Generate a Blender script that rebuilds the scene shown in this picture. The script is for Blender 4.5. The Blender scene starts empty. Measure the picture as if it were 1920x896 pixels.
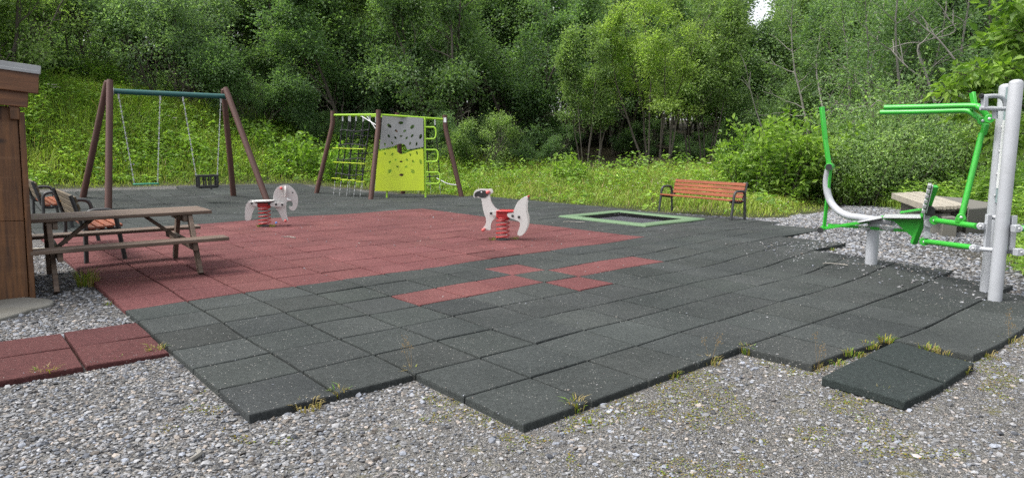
import bpy, bmesh, math, random
import numpy as np
from mathutils import Vector, Matrix
from mathutils.geometry import tessellate_polygon

random.seed(7)
RNG = np.random.default_rng(11)
PI = math.pi
SC = bpy.context.scene
COL = SC.collection

# ------------------------------------------------------------------ camera, sky, sun, exposure
CAM_H, PITCH, FOC = 1.3558, 0.1349, 1251.75          # metres, radians, pixels at 1920 wide
cam_d = bpy.data.cameras.new("camera")
cam_d.sensor_width = 36.0
cam_d.sensor_fit = 'HORIZONTAL'
cam_d.lens = FOC / 1920 * 36.0
cam_d.clip_start = 0.05
cam_d.clip_end = 600
cam = bpy.data.objects.new("camera", cam_d)
COL.objects.link(cam)
cam.location = (0, 0, CAM_H)
cam.rotation_euler = (PI / 2 - PITCH, 0, 0)
SC.camera = cam

SUN_EL, SUN_AZ = math.radians(60), math.radians(-105)   # azimuth measured from +Y towards +X
world = bpy.data.worlds.new("World")
SC.world = world
world.use_nodes = True
wn, wl = world.node_tree.nodes, world.node_tree.links
bg = wn["Background"]
sky = wn.new("ShaderNodeTexSky")
sky.sky_type = 'NISHITA'
sky.sun_disc = False
sky.sun_elevation = SUN_EL
sky.sun_rotation = SUN_AZ
sky.air_density = 1.0
sky.dust_density = 4.0
sky.ozone_density = 1.0
hs = wn.new("ShaderNodeHueSaturation")               # an overcast sky is nearly grey
hs.inputs["Saturation"].default_value = 0.22
wl.new(sky.outputs[0], hs.inputs["Color"])
wl.new(hs.outputs[0], bg.inputs["Color"])
bg.inputs["Strength"].default_value = 0.13

sun_d = bpy.data.lights.new("sun", 'SUN')
sun_d.energy = 1.35
sun_d.angle = math.radians(24)
sun_d.color = (1.0, 0.96, 0.90)
sun = bpy.data.objects.new("sun", sun_d)
COL.objects.link(sun)
sun.rotation_euler = (PI / 2 - SUN_EL, 0, PI - SUN_AZ)

SC.view_settings.view_transform = 'Standard'
SC.view_settings.look = 'None'
SC.view_settings.gamma = 1.0
SC.view_settings.use_curve_mapping = False
SC.view_settings.exposure = 1.45
SC.render.engine = 'CYCLES'
SC.cycles.use_denoising = False
SC.cycles.max_bounces = 8
SC.cycles.diffuse_bounces = 5
SC.cycles.glossy_bounces = 2
SC.cycles.transmission_bounces = 5
SC.cycles.transparent_max_bounces = 4
SC.cycles.caustics_reflective = False
SC.cycles.caustics_refractive = False

# ------------------------------------------------------------------ measuring helpers
CP, SP = math.cos(PITCH), math.sin(PITCH)

def ray(px, py):
    a, b = (px - 960) / FOC, (py - 448) / FOC
    return Vector((a, CP - b * SP, -SP - b * CP))

def at(px, py, Y):
    """the place at distance Y in front of the camera that the photograph shows at a pixel"""
    d = ray(px, py)
    t = Y / d.y
    return Vector((d.x * t, Y, CAM_H + d.z * t))

def gp(px, py, z=0.0):
    d = ray(px, py)
    t = (z - CAM_H) / d.z
    return Vector((d.x * t, d.y * t, z))

def smooth(a, b, x):
    t = np.clip((np.asarray(x, float) - a) / (b - a), 0, 1)
    return t * t * (3 - 2 * t)

class Noise2:
    """cheap smooth value noise for terrain, colour patches and scatter masks"""
    def __init__(self, seed):
        self.t = np.random.default_rng(seed).random((64, 64))
    def __call__(self, x, y):
        x, y = np.asarray(x, float), np.asarray(y, float)
        xi, yi = np.floor(x).astype(int), np.floor(y).astype(int)
        fx, fy = x - xi, y - yi
        fx, fy = fx * fx * (3 - 2 * fx), fy * fy * (3 - 2 * fy)
        t = self.t
        a, b = t[xi % 64, yi % 64], t[(xi + 1) % 64, yi % 64]
        c, d = t[xi % 64, (yi + 1) % 64], t[(xi + 1) % 64, (yi + 1) % 64]
        return (a * (1 - fx) + b * fx) * (1 - fy) + (c * (1 - fx) + d * fx) * fy

N1, N2, N3 = Noise2(1), Noise2(2), Noise2(3)

# ------------------------------------------------------------------ ground heights and the tile grid
YAW, GX, GY, T = 0.70695, -1.35446, 3.26966, 0.5      # the rubber tile grid
CY_, SY_ = math.cos(YAW), math.sin(YAW)

def warp(b, u):
    b, u = np.asarray(b, float), np.asarray(u, float)
    db = 0.42 * smooth(6, 14, b) * smooth(8, 19, u) + 0.42 * smooth(11, 15.5, b) * (1 - smooth(5, 9, u)) * smooth(-2.5, 1, u)
    du = 0.45 * smooth(11, 15.5, b) * (1 - smooth(4, 8, u)) * smooth(-3, 0, u) - 0.28 * smooth(6, 9, b) * (1 - smooth(-3, -1.6, u))
    return b + db, u + du

def grid_xy(b, u):
    b, u = warp(b, u)
    return GX + T * (b * CY_ - u * SY_), GY + T * (b * SY_ + u * CY_)

def to_bu(x, y):
    dx, dy = np.asarray(x, float) - GX, np.asarray(y, float) - GY
    b, u = (CY_ * dx + SY_ * dy) / T, (-SY_ * dx + CY_ * dy) / T
    b2, u2 = b, u
    for _ in range(3):
        wb, wu = warp(b2, u2)
        b2, u2 = b2 - (wb - b), u2 - (wu - u)
    return b2, u2

XS_F = [-60, -30, -16, -12.4, -10, -7.2, -4, -1.2, 2.8, 4.7, 5.4, 6.5, 8.2, 10, 12, 40]
YB_F = [4, 6, 13.5, 17.4, 19.6, 21.8, 21.2, 19.0, 15.0, 13.2, 13.0, 14.2, 16.6, 16.8, 15.5, 14]
XS_H = [-60, -30, -20, -15.5, -11.2, -9, -5, 0, 60]
HS_H = [4.2, 3.6, 3.3, 2.7, 1.9, 1.3, 0.65, 0.32, 0.3]

def bank_foot(x):
    return np.interp(x, XS_F, YB_F)

def rise(x, y):
    r = 0.054 * (y - 14.9) + 0.059 * (-x - 9)
    return np.clip(np.where(r > 0, r, 0), 0, 0.35)

def ground_z(x, y):
    x, y = np.asarray(x, float), np.asarray(y, float)
    yb = bank_foot(x)
    t = smooth(0, 1, (y - yb) / 7.5)
    H = np.interp(x, XS_H, HS_H)
    far = np.clip(y - yb - 6.5, 0, 60)
    z = -0.05 + rise(x, y) + H * t + far * np.interp(x, [-20, 0, 20], [0.13, 0.09, 0.07])
    z = z + (N1(x * 0.5, y * 0.5) - 0.5) * 0.22 * smooth(0.5, 4, y - yb)
    b, u = to_bu(x, y)
    z = z - 0.16 * smooth(16.5, 17.0, b) * (1 - smooth(19.1, 19.6, b)) * smooth(8.1, 8.5, u) * (1 - smooth(11.4, 11.8, u))
    z = z + 0.10 * np.exp(-(((x - 6.2) / 1.3) ** 2 + ((y - 12.0) / 1.8) ** 2))      # the heap of gravel
    return z

def mat_z(x, y):
    return rise(x, y) + 0.020 * (N2(x * 0.9 + 5, y * 0.9) - 0.5) + 0.009 * (N3(x * 2.1, y * 2.1 + 9) - 0.5)

# ------------------------------------------------------------------ materials
MATS = {}

def nt(name):
    m = bpy.data.materials.new(name)
    m.use_nodes = True
    n, l = m.node_tree.nodes, m.node_tree.links
    return m, n, l, n["Principled BSDF"]

def mix_col(n, l, fac, a, b, mode='MIX'):
    x = n.new("ShaderNodeMix")
    x.data_type = 'RGBA'
    x.blend_type = mode
    for sock, v in ((x.inputs[0], fac), (x.inputs[6], a), (x.inputs[7], b)):
        if isinstance(v, (int, float)):
            sock.default_value = v
        elif isinstance(v, (tuple, list)):
            sock.default_value = (*v, 1) if len(v) == 3 else v
        else:
            l.new(v, sock)
    return x.outputs[2]

def ramp(n, l, fac, stops):
    r = n.new("ShaderNodeValToRGB")
    e = r.color_ramp.elements
    while len(e) < len(stops):
        e.new(0.5)
    for k, (p, c) in enumerate(stops):
        e[k].position = p
        e[k].color = (*c, 1) if len(c) == 3 else c
    l.new(fac, r.inputs[0])
    return r.outputs[0]

def coords(n, l, scale=(1, 1, 1), kind="Object"):
    tc = n.new("ShaderNodeTexCoord")
    mp = n.new("ShaderNodeMapping")
    mp.inputs["Scale"].default_value = scale
    l.new(tc.outputs[kind], mp.inputs["Vector"])
    return mp.outputs[0]

def noise(n, l, vec, scale, detail=4, rough=0.55):
    t = n.new("ShaderNodeTexNoise")
    t.inputs["Scale"].default_value = scale
    t.inputs["Detail"].default_value = detail
    t.inputs["Roughness"].default_value = rough
    if vec is not None:
        l.new(vec, t.inputs["Vector"])
    return t.outputs["Fac"]

def bump(n, l, p, height, strength=0.3, dist=0.01):
    b = n.new("ShaderNodeBump")
    b.inputs["Strength"].default_value = strength
    b.inputs["Distance"].default_value = dist
    l.new(height, b.inputs["Height"])
    l.new(b.outputs[0], p.inputs["Normal"])

def paint(name, col, rough=0.45, metal=0.0, grime=0.25, spec=0.5, dirt=(0.09, 0.085, 0.07)):
    """painted or plastic surface with uneven dirt and gloss"""
    m, n, l, p = nt(name)
    v = coords(n, l)
    a = noise(n, l, v, 3.1, 6, 0.65)
    b = noise(n, l, v, 38, 3, 0.6)
    f = ramp(n, l, a, [(0.42, (0, 0, 0)), (0.78, (1, 1, 1))])
    mm = n.new("ShaderNodeMath"); mm.operation = 'MULTIPLY'
    l.new(f, mm.inputs[0]); mm.inputs[1].default_value = grime
    c = mix_col(n, l, mm.outputs[0], col, dirt)
    c2 = mix_col(n, l, 0.10, c, ramp(n, l, b, [(0.3, (0.25, 0.25, 0.25)), (0.7, (1, 1, 1))]), 'MULTIPLY')
    l.new(c2, p.inputs["Base Color"])
    r = n.new("ShaderNodeMapRange")
    r.inputs["To Min"].default_value = max(0.05, rough - 0.10)
    r.inputs["To Max"].default_value = min(1, rough + 0.18)
    l.new(a, r.inputs["Value"])
    l.new(r.outputs[0], p.inputs["Roughness"])
    p.inputs["Metallic"].default_value = metal
    p.inputs["Specular IOR Level"].default_value = spec
    bump(n, l, p, b, 0.08, 0.004)
    MATS[name] = m
    return m

def wood(name, light, dark, grain=(1.2, 30, 30), rough=0.7, knots=False, wear=None):
    """boards: grain runs along the local x axis"""
    m, n, l, p = nt(name)
    v = coords(n, l, grain)
    g = noise(n, l, v, 1.6, 8, 0.62)
    big = noise(n, l, coords(n, l, (0.9, 2.5, 2.5)), 1.7, 3)
    c = ramp(n, l, g, [(0.28, dark), (0.66, light)])
    c = mix_col(n, l, 0.55, c, ramp(n, l, big, [(0.25, (0.5, 0.5, 0.5)), (0.75, (1.15, 1.12, 1.1))]), 'MULTIPLY')
    if wear:
        w = noise(n, l, coords(n, l, (0.8, 6, 6)), 2.3, 6, 0.7)
        wf = ramp(n, l, w, [(0.55, (0, 0, 0)), (0.74, (1, 1, 1))])
        c = mix_col(n, l, wf, c, wear)
    if knots:
        vo = n.new("ShaderNodeTexVoronoi")
        vo.inputs["Scale"].default_value = 1.0
        l.new(coords(n, l, (1.6, 5.0, 5.0)), vo.inputs["Vector"])
        kf = ramp(n, l, vo.outputs["Distance"], [(0.05, (1, 1, 1)), (0.16, (0, 0, 0))])
        c = mix_col(n, l, kf, c, tuple(0.35 * x for x in dark))
    l.new(c, p.inputs["Base Color"])
    p.inputs["Roughness"].default_value = rough
    bump(n, l, p, g, 0.35, 0.004)
    MATS[name] = m
    return m

def rubber(name, base, alt, fleck=0.5, speck=(0.42, 0.40, 0.37)):
    """pressed rubber granulate; a per tile tint comes from the mesh"""
    m, n, l, p = nt(name)
    v = coords(n, l)
    at_ = n.new("ShaderNodeAttribute"); at_.attribute_name = "tint"
    gran = noise(n, l, v, 150, 3, 0.8)
    mid = noise(n, l, v, 34, 4, 0.6)
    patch = noise(n, l, v, 1.1, 5, 0.6)
    c = mix_col(n, l, ramp(n, l, patch, [(0.32, (0, 0, 0)), (0.68, (1, 1, 1))]), base, alt)
    c = mix_col(n, l, 0.75, c, ramp(n, l, gran, [(0.30, (0.30, 0.30, 0.30)), (0.52, (1, 1, 1)), (0.72, (2.3, 2.3, 2.3))]), 'MULTIPLY')
    c = mix_col(n, l, 0.5, c, ramp(n, l, mid, [(0.3, (0.60, 0.60, 0.60)), (0.7, (1.4, 1.4, 1.4))]), 'MULTIPLY')
    c = mix_col(n, l, 1.0, c, at_.outputs["Color"], 'MULTIPLY')
    vo = n.new("ShaderNodeTexVoronoi"); vo.inputs["Scale"].default_value = 62
    l.new(v, vo.inputs["Vector"])
    dens = noise(n, l, v, 0.8, 3)
    spot = ramp(n, l, vo.outputs["Distance"], [(0.15, (1, 1, 1)), (0.24, (0, 0, 0))])
    sep = n.new("ShaderNodeSeparateColor"); l.new(vo.outputs["Color"], sep.inputs[0])
    pick = ramp(n, l, sep.outputs[0], [(0.80, (0, 0, 0)), (0.83, (1, 1, 1))])
    f = mix_col(n, l, 1.0, spot, pick, 'MULTIPLY')
    f = mix_col(n, l, 1.0, f, ramp(n, l, dens, [(0.35, (0.15, 0.15, 0.15)), (0.65, (1, 1, 1))]), 'MULTIPLY')
    ff = n.new("ShaderNodeMath"); ff.operation = 'MULTIPLY'; l.new(f, ff.inputs[0]); ff.inputs[1].default_value = fleck
    c = mix_col(n, l, ff.outputs[0], c, speck)
    l.new(c, p.inputs["Base Color"])
    p.inputs["Roughness"].default_value = 0.92
    p.inputs["Specular IOR Level"].default_value = 0.18
    bump(n, l, p, gran, 0.55, 0.004)
    MATS[name] = m
    return m

def leaf_mat(name, dark, light, trans=0.35, rough=0.5):
    """leaves: tone per leaf from the mesh, tint per plant from the object colour"""
    m, n, l, p = nt(name)
    a = n.new("ShaderNodeAttribute"); a.attribute_name = "tone"
    oi = n.new("ShaderNodeObjectInfo")
    c = ramp(n, l, a.outputs["Fac"], [(0.0, dark), (0.75, light), (1.0, tuple(min(1, 1.5 * x) for x in light))])
    c = mix_col(n, l, 1.0, c, oi.outputs["Color"], 'MULTIPLY')
    l.new(c, p.inputs["Base Color"])
    p.inputs["Roughness"].default_value = rough
    p.inputs["Specular IOR Level"].default_value = 0.35
    tr = n.new("ShaderNodeBsdfTranslucent")
    c2 = mix_col(n, l, 1.0, c, (1.5, 1.7, 0.7), 'MULTIPLY')
    l.new(c2, tr.inputs["Color"])
    mx = n.new("ShaderNodeMixShader"); mx.inputs[0].default_value = trans
    l.new(p.outputs[0], mx.inputs[1]); l.new(tr.outputs[0], mx.inputs[2])
    out = n["Material Output"]
    l.new(mx.outputs[0], out.inputs["Surface"])
    MATS[name] = m
    return m

def attr_mat(name, rough=0.85, bump_scale=None, gain=1.0):
    """colour straight from the mesh, for stones and grass"""
    m, n, l, p = nt(name)
    a = n.new("ShaderNodeAttribute"); a.attribute_name = "tint"
    c = a.outputs["Color"]
    if bump_scale:
        v = coords(n, l)
        f = noise(n, l, v, bump_scale, 4, 0.65)
        c = mix_col(n, l, 0.6, c, ramp(n, l, f, [(0.3, (0.6, 0.6, 0.6)), (0.7, (1.3, 1.3, 1.3))]), 'MULTIPLY')
        bump(n, l, p, f, 0.4, 0.004)
    l.new(c, p.inputs["Base Color"])
    p.inputs["Roughness"].default_value = rough
    p.inputs["Specular IOR Level"].default_value = 0.3
    MATS[name] = m
    return m

rubber('rubber_grey', (0.027, 0.031, 0.030), (0.042, 0.0465, 0.045), 0.8)
rubber('rubber_red', (0.088, 0.032, 0.032), (0.122, 0.047, 0.046), 0.5)
rubber('rubber_new', (0.019, 0.025, 0.024), (0.024, 0.030, 0.029), 0.4)
paint('brown_post', (0.080, 0.034, 0.026), 0.55, grime=0.2)
paint('teal_beam', (0.010, 0.085, 0.080), 0.4, grime=0.15)
paint('lime_steel', (0.27, 0.48, 0.022), 0.4, grime=0.12)
paint('lime_board', (0.38, 0.48, 0.008), 0.5, grime=0.35, dirt=(0.20, 0.20, 0.03))
paint('grey_board', (0.19, 0.197, 0.20), 0.55, grime=0.12)
paint('white_board', (0.52, 0.515, 0.50), 0.5, grime=0.12, dirt=(0.27, 0.25, 0.21))
paint('black_plastic', (0.014, 0.015, 0.017), 0.45, grime=0.25)
paint('red_steel', (0.38, 0.022, 0.024), 0.35, grime=0.15)
paint('pink_plastic', (0.56, 0.10, 0.095), 0.45, grime=0.2)
paint('seat_green', (0.02, 0.21, 0.125), 0.5, grime=0.2)
paint('galvanised', (0.52, 0.53, 0.54), 0.42, metal=0.25, grime=0.2)
paint('rope_black', (0.010, 0.0105, 0.013), 0.8, grime=0.1)
paint('black_cloth', (0.006, 0.006, 0.007), 0.95, grime=0.0, spec=0.03)
paint('white_plastic', (0.72, 0.73, 0.74), 0.5, grime=0.1)
paint('charcoal_steel', (0.020, 0.022, 0.025), 0.45, grime=0.3)
paint('sage_frame', (0.088, 0.155, 0.080), 0.75, grime=0.3, dirt=(0.13, 0.15, 0.09))
paint('machine_grey', (0.36, 0.375, 0.40), 0.36, grime=0.32, dirt=(0.15, 0.15, 0.14))
paint('machine_green', (0.036, 0.37, 0.036), 0.30, grime=0.32, dirt=(0.05, 0.10, 0.03))
paint('steel_plate', (0.46, 0.47, 0.48), 0.40, metal=0.35, grime=0.25)
paint('panel_teal', (0.22, 0.30, 0.31), 0.5, grime=0.2)
paint('flashing', (0.36, 0.37, 0.38), 0.45, metal=0.5, grime=0.3)
paint('concrete', (0.13, 0.126, 0.113), 0.9, grime=0.6, spec=0.2, dirt=(0.12, 0.11, 0.085))
paint('flagstone', (0.17, 0.167, 0.152), 0.85, grime=0.5, spec=0.25, dirt=(0.12, 0.105, 0.07))
paint('dark_void', (0.01, 0.01, 0.01), 0.95, grime=0.0)
paint('label_blue', (0.05, 0.16, 0.45), 0.5, grime=0.0)
wood('table_wood', (0.150, 0.104, 0.074), (0.045, 0.029, 0.021), wear=(0.18, 0.15, 0.122))
wood('bench_wood', (0.29, 0.082, 0.034), (0.17, 0.044, 0.021), grain=(1.0, 22, 22), rough=0.5)
wood('hut_wood', (0.185, 0.080, 0.026), (0.036, 0.015, 0.007), grain=(16, 16, 1.0), rough=0.55, knots=True, wear=(0.19, 0.095, 0.045))
wood('hut_fascia', (0.21, 0.090, 0.036), (0.065, 0.025, 0.012), grain=(1.0, 14, 14), rough=0.5, knots=True)
wood('deck_wood', (0.36, 0.33, 0.27), (0.22, 0.20, 0.165), wear=(0.30, 0.285, 0.25))
wood('bark', (0.125, 0.108, 0.090), (0.040, 0.034, 0.028), grain=(14, 14, 2), rough=0.9)
wood('pale_bark', (0.26, 0.25, 0.225), (0.12, 0.112, 0.10), grain=(14, 14, 3), rough=0.9)
leaf_mat('leaf', (0.072, 0.120, 0.060), (0.200, 0.282, 0.128), trans=0.48)
leaf_mat('leaf_bright', (0.085, 0.165, 0.028), (0.240, 0.350, 0.065), trans=0.42)
leaf_mat('herb_leaf', (0.085, 0.175, 0.034), (0.275, 0.400, 0.085), trans=0.45)
attr_mat('stone', 0.85, 60)
attr_mat('moss', 0.95, 90)
attr_mat('petal', 0.7)

def grass_mat():
    m, n, l, p = nt('grass_blades')
    a = n.new("ShaderNodeAttribute"); a.attribute_name = "tint"
    l.new(a.outputs["Color"], p.inputs["Base Color"])
    p.inputs["Roughness"].default_value = 0.55
    p.inputs["Specular IOR Level"].default_value = 0.3
    tr = n.new("ShaderNodeBsdfTranslucent")
    l.new(mix_col(n, l, 1.0, a.outputs["Color"], (1.3, 1.4, 0.7), 'MULTIPLY'), tr.inputs["Color"])
    mx = n.new("ShaderNodeMixShader"); mx.inputs[0].default_value = 0.35
    l.new(p.outputs[0], mx.inputs[1]); l.new(tr.outputs[0], mx.inputs[2])
    l.new(mx.outputs[0], n["Material Output"].inputs["Surface"])
    MATS['grass_blades'] = m
grass_mat()

def ground_mat():
    m, n, l, p = nt('ground_soil')
    a = n.new("ShaderNodeAttribute"); a.attribute_name = "cover"          # r gravel, g meadow, b fine sandy grit
    sep = n.new("ShaderNodeSeparateColor"); l.new(a.outputs["Color"], sep.inputs[0])
    v = coords(n, l)
    vo = n.new("ShaderNodeTexVoronoi"); vo.inputs["Scale"].default_value = 75
    l.new(v, vo.inputs["Vector"])
    s2 = n.new("ShaderNodeSeparateColor"); l.new(vo.outputs["Color"], s2.inputs[0])
    stone = ramp(n, l, s2.outputs[0], [(0.0, (0.045, 0.046, 0.05)), (0.35, (0.10, 0.10, 0.102)), (0.62, (0.155, 0.153, 0.148)), (0.85, (0.22, 0.205, 0.185)), (1.0, (0.29, 0.28, 0.265))])
    stone = mix_col(n, l, 0.8, stone, ramp(n, l, vo.outputs["Distance"], [(0.1, (1, 1, 1)), (0.6, (0.45, 0.45, 0.45))]), 'MULTIPLY')
    vo2 = n.new("ShaderNodeTexVoronoi"); vo2.inputs["Scale"].default_value = 190
    l.new(v, vo2.inputs["Vector"])
    s3 = n.new("ShaderNodeSeparateColor"); l.new(vo2.outputs["Color"], s3.inputs[0])
    grit = ramp(n, l, s3.outputs[0], [(0.0, (0.035, 0.035, 0.034)), (0.5, (0.105, 0.103, 0.098)), (0.9, (0.215, 0.205, 0.19)), (1.0, (0.33, 0.315, 0.295))])
    mossn = noise(n, l, v, 5.5, 6, 0.7)
    mf = ramp(n, l, mossn, [(0.56, (0, 0, 0)), (0.66, (1, 1, 1))])
    grit = mix_col(n, l, mix_col(n, l, 1.0, mf, (0.65, 0.65, 0.65), 'MULTIPLY'), grit, (0.125, 0.118, 0.022))
    grav = mix_col(n, l, sep.outputs[2], stone, grit)
    soil = ramp(n, l, noise(n, l, v, 2.2, 6, 0.7), [(0.3, (0.020, 0.024, 0.010)), (0.7, (0.050, 0.058, 0.020))])
    litter = ramp(n, l, noise(n, l, v, 9, 6, 0.7), [(0.3, (0.016, 0.015, 0.009)), (0.7, (0.045, 0.038, 0.020))])
    c = mix_col(n, l, sep.outputs[1], litter, soil)
    c = mix_col(n, l, sep.outputs[0], c, grav)
    l.new(c, p.inputs["Base Color"])
    p.inputs["Roughness"].default_value = 0.95
    p.inputs["Specular IOR Level"].default_value = 0.2
    h = mix_col(n, l, sep.outputs[2], vo.outputs["Distance"], vo2.outputs["Distance"])
    inv = n.new("ShaderNodeInvert"); l.new(h, inv.inputs["Color"])
    bump(n, l, p, inv.outputs[0], 0.9, 0.010)
    MATS['ground_soil'] = m
ground_mat()

def mat_bed():
    m, n, l, p = nt('trampoline_weave')
    v = coords(n, l, (22, 22, 22))
    ch = n.new("ShaderNodeTexVoronoi"); ch.inputs["Scale"].default_value = 1.0
    ch.inputs["Randomness"].default_value = 0.0
    l.new(v, ch.inputs["Vector"])
    c = ramp(n, l, ch.outputs["Distance"], [(0.26, (0.120, 0.124, 0.145)), (0.44, (0.008, 0.008, 0.010))])
    l.new(c, p.inputs["Base Color"])
    p.inputs["Roughness"].default_value = 0.8
    p.inputs["Specular IOR Level"].default_value = 0.12
    inv = n.new("ShaderNodeInvert"); l.new(ch.outputs["Distance"], inv.inputs["Color"])
    bump(n, l, p, inv.outputs[0], 0.8, 0.012)
    MATS['trampoline_weave'] = m
mat_bed()

# ------------------------------------------------------------------ object helpers
def tag(o, label=None, cat=None, group=None, kind=None):
    if label: o["label"] = label
    if cat: o["category"] = cat
    if group: o["group"] = group
    if kind: o["kind"] = kind
    return o

def thing(name, label, cat, loc=(0, 0, 0), rz=0.0, group=None, scale=(1, 1, 1)):
    o = bpy.data.objects.new(name, None)
    o.empty_display_size = 0.2
    COL.objects.link(o)
    o.location = loc
    o.rotation_euler = (0, 0, rz)
    o.scale = scale
    return tag(o, label, cat, group)

def copy_tree(o, parent=None):
    c = o.copy()
    COL.objects.link(c)
    if parent is not None:
        c.parent = parent
    for ch in [k for k in bpy.data.objects if k.parent == o and k != c]:
        copy_tree(ch, c)
    return c

class MB:
    """collects shapes and links them as ONE mesh object"""
    def __init__(self):
        self.bm = bmesh.new()
    def mesh(self, verts, faces):
        vs = [self.bm.verts.new(v) for v in verts]
        for f in faces:
            try:
                self.bm.faces.new([vs[i] for i in f])
            except ValueError:
                pass
        return self
    def box(self, c, s, R=None):
        c = Vector(c)
        x, y, z = (k / 2 for k in s)
        P = [Vector((a * x, b * y, d * z)) for d in (-1, 1) for a, b in ((-1, -1), (1, -1), (1, 1), (-1, 1))]
        if R is not None:
            P = [R @ q for q in P]
        return self.mesh([c + q for q in P], [(3, 2, 1, 0), (4, 5, 6, 7), (0, 1, 5, 4), (1, 2, 6, 5), (2, 3, 7, 6), (3, 0, 4, 7)])
    def bar(self, a, b, w, h, up=(0, 0, 1)):
        """a rectangular bar from a to b, w across and h along up"""
        a, b = Vector(a), Vector(b)
        d = b - a
        z = d.normalized()
        u = Vector(up)
        if abs(u.normalized().dot(z)) > 0.98:
            u = Vector((0, 1, 0))
        s = z.cross(u).normalized()
        u = s.cross(z).normalized()
        R = Matrix((z, s, u)).transposed()
        return self.box((a + b) / 2, (d.length, w, h), R)
    def tube(self, path, r, n=12, cap=True, round_end=False):
        path = [Vector(p) for p in path]
        rs = list(r) if isinstance(r, (list, tuple)) else [r] * len(path)
        if round_end:
            d = (path[-1] - path[-2]).normalized()
            e, re_ = path[-1], rs[-1]
            path[-1] = e - d * re_ * 0.6
            for k in (0.45, 0.75, 0.95):
                path.append(e - d * re_ * 0.6 + d * re_ * 0.6 * k)
                rs.append(re_ * math.sqrt(max(0.02, 1 - k * k)))
        rings = []
        prev = None
        for i, p in enumerate(path):
            a = path[max(i - 1, 0)]
            b = path[min(i + 1, len(path) - 1)]
            t = (b - a).normalized()
            if prev is None:
                up = Vector((0, 0, 1)) if abs(t.z) < 0.9 else Vector((1, 0, 0))
                x = t.cross(up).normalized()
            else:
                x = (prev - t * prev.dot(t))
                x = x.normalized() if x.length > 1e-6 else t.orthogonal().normalized()
            prev = x
            y = t.cross(x)
            rings.append([self.bm.verts.new(p + (x * math.cos(2 * PI * k / n) + y * math.sin(2 * PI * k / n)) * rs[i]) for k in range(n)])
        for A, B in zip(rings, rings[1:]):
            for k in range(n):
                self.bm.faces.new((A[k], A[(k + 1) % n], B[(k + 1) % n], B[k]))
        if cap:
            self.bm.faces.new(list(reversed(rings[0])))
            self.bm.faces.new(rings[-1])
        return self
    def cyl(self, c, axis, r, h, n=16):
        c, a = Vector(c), Vector(axis).normalized()
        return self.tube([c - a * h / 2, c + a * h / 2], r, n)
    def dome(self, c, axis, r, h, n=10):
        c, a = Vector(c), Vector(axis).normalized()
        return self.tube([c + a * h * k for k in (0, 0.5, 0.85, 1.0)], [r, r * 0.9, r * 0.55, r * 0.15], n)
    def plate(self, outline, thick, holes=(), frame=None):
        """a flat cut-out: outline and holes in (x, z), thickness along y; frame maps local to space"""
        loops = [list(outline)] + [list(h) for h in holes]
        tri = tessellate_polygon([[Vector((x, z, 0)) for x, z in lp] for lp in loops])
        flat = [q for lp in loops for q in lp]
        M = frame or Matrix.Identity(4)
        A = [self.bm.verts.new(M @ Vector((x, -thick / 2, z))) for x, z in flat]
        B = [self.bm.verts.new(M @ Vector((x, thick / 2, z))) for x, z in flat]
        for t in tri:
            for vs in ((A[t[0]], A[t[1]], A[t[2]]), (B[t[2]], B[t[1]], B[t[0]])):
                try:
                    self.bm.faces.new(vs)
                except ValueError:
                    pass
        o = 0
        for lp in loops:
            m = len(lp)
            for k in range(m):
                i, j = o + k, o + (k + 1) % m
                try:
                    self.bm.faces.new((A[i], A[j], B[j], B[i]))
                except ValueError:
                    pass
            o += m
        return self
    def build(self, name, mat, parent=None, bevel=0.0, origin=None, recalc=True, seg=2):
        bm = self.bm
        if recalc:
            bmesh.ops.recalc_face_normals(bm, faces=bm.faces)
        if origin is not None:
            bmesh.ops.translate(bm, verts=bm.verts, vec=-Vector(origin))
        bm.normal_update()
        for f in bm.faces:
            f.smooth = True
        for e in bm.edges:
            e.smooth = e.is_manifold and e.calc_face_angle(0) < 0.6
        me = bpy.data.meshes.new(name)
        bm.to_mesh(me)
        bm.free()
        me.materials.append(MATS[mat])
        o = bpy.data.objects.new(name, me)
        COL.objects.link(o)
        if parent is not None:
            o.parent = parent
        elif origin is not None:
            o.location = origin
        if bevel:
            b = o.modifiers.new("bevel", 'BEVEL')
            b.width = bevel
            b.segments = seg
            b.limit_method = 'ANGLE'
            b.angle_limit = 0.7
            b.harden_normals = False
        return o

def spline(pts, k=6, closed=True):
    """smooth curve through points (Catmull-Rom)"""
    P = [Vector(q) for q in pts]
    n = len(P)
    out = []
    for i in range(n if closed else n - 1):
        p0, p1, p2, p3 = (P[(i - 1) % n], P[i], P[(i + 1) % n], P[(i + 2) % n]) if closed else (P[max(i - 1, 0)], P[i], P[i + 1], P[min(i + 2, n - 1)])
        for j in range(k):
            t = j / k
            out.append(0.5 * ((2 * p1) + (p2 - p0) * t + (2 * p0 - 5 * p1 + 4 * p2 - p3) * t * t + (3 * p1 - p0 - 3 * p2 + p3) * t ** 3))
    if not closed:
        out.append(P[-1])
    return [tuple(q) for q in out]

def ellipse(cx, cz, rx, rz, rot=0, n=14):
    c, s = math.cos(rot), math.sin(rot)
    return [(cx + rx * math.cos(a) * c - rz * math.sin(a) * s, cz + rx * math.cos(a) * s + rz * math.sin(a) * c)
            for a in (2 * PI * k / n for k in range(n))]

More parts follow.
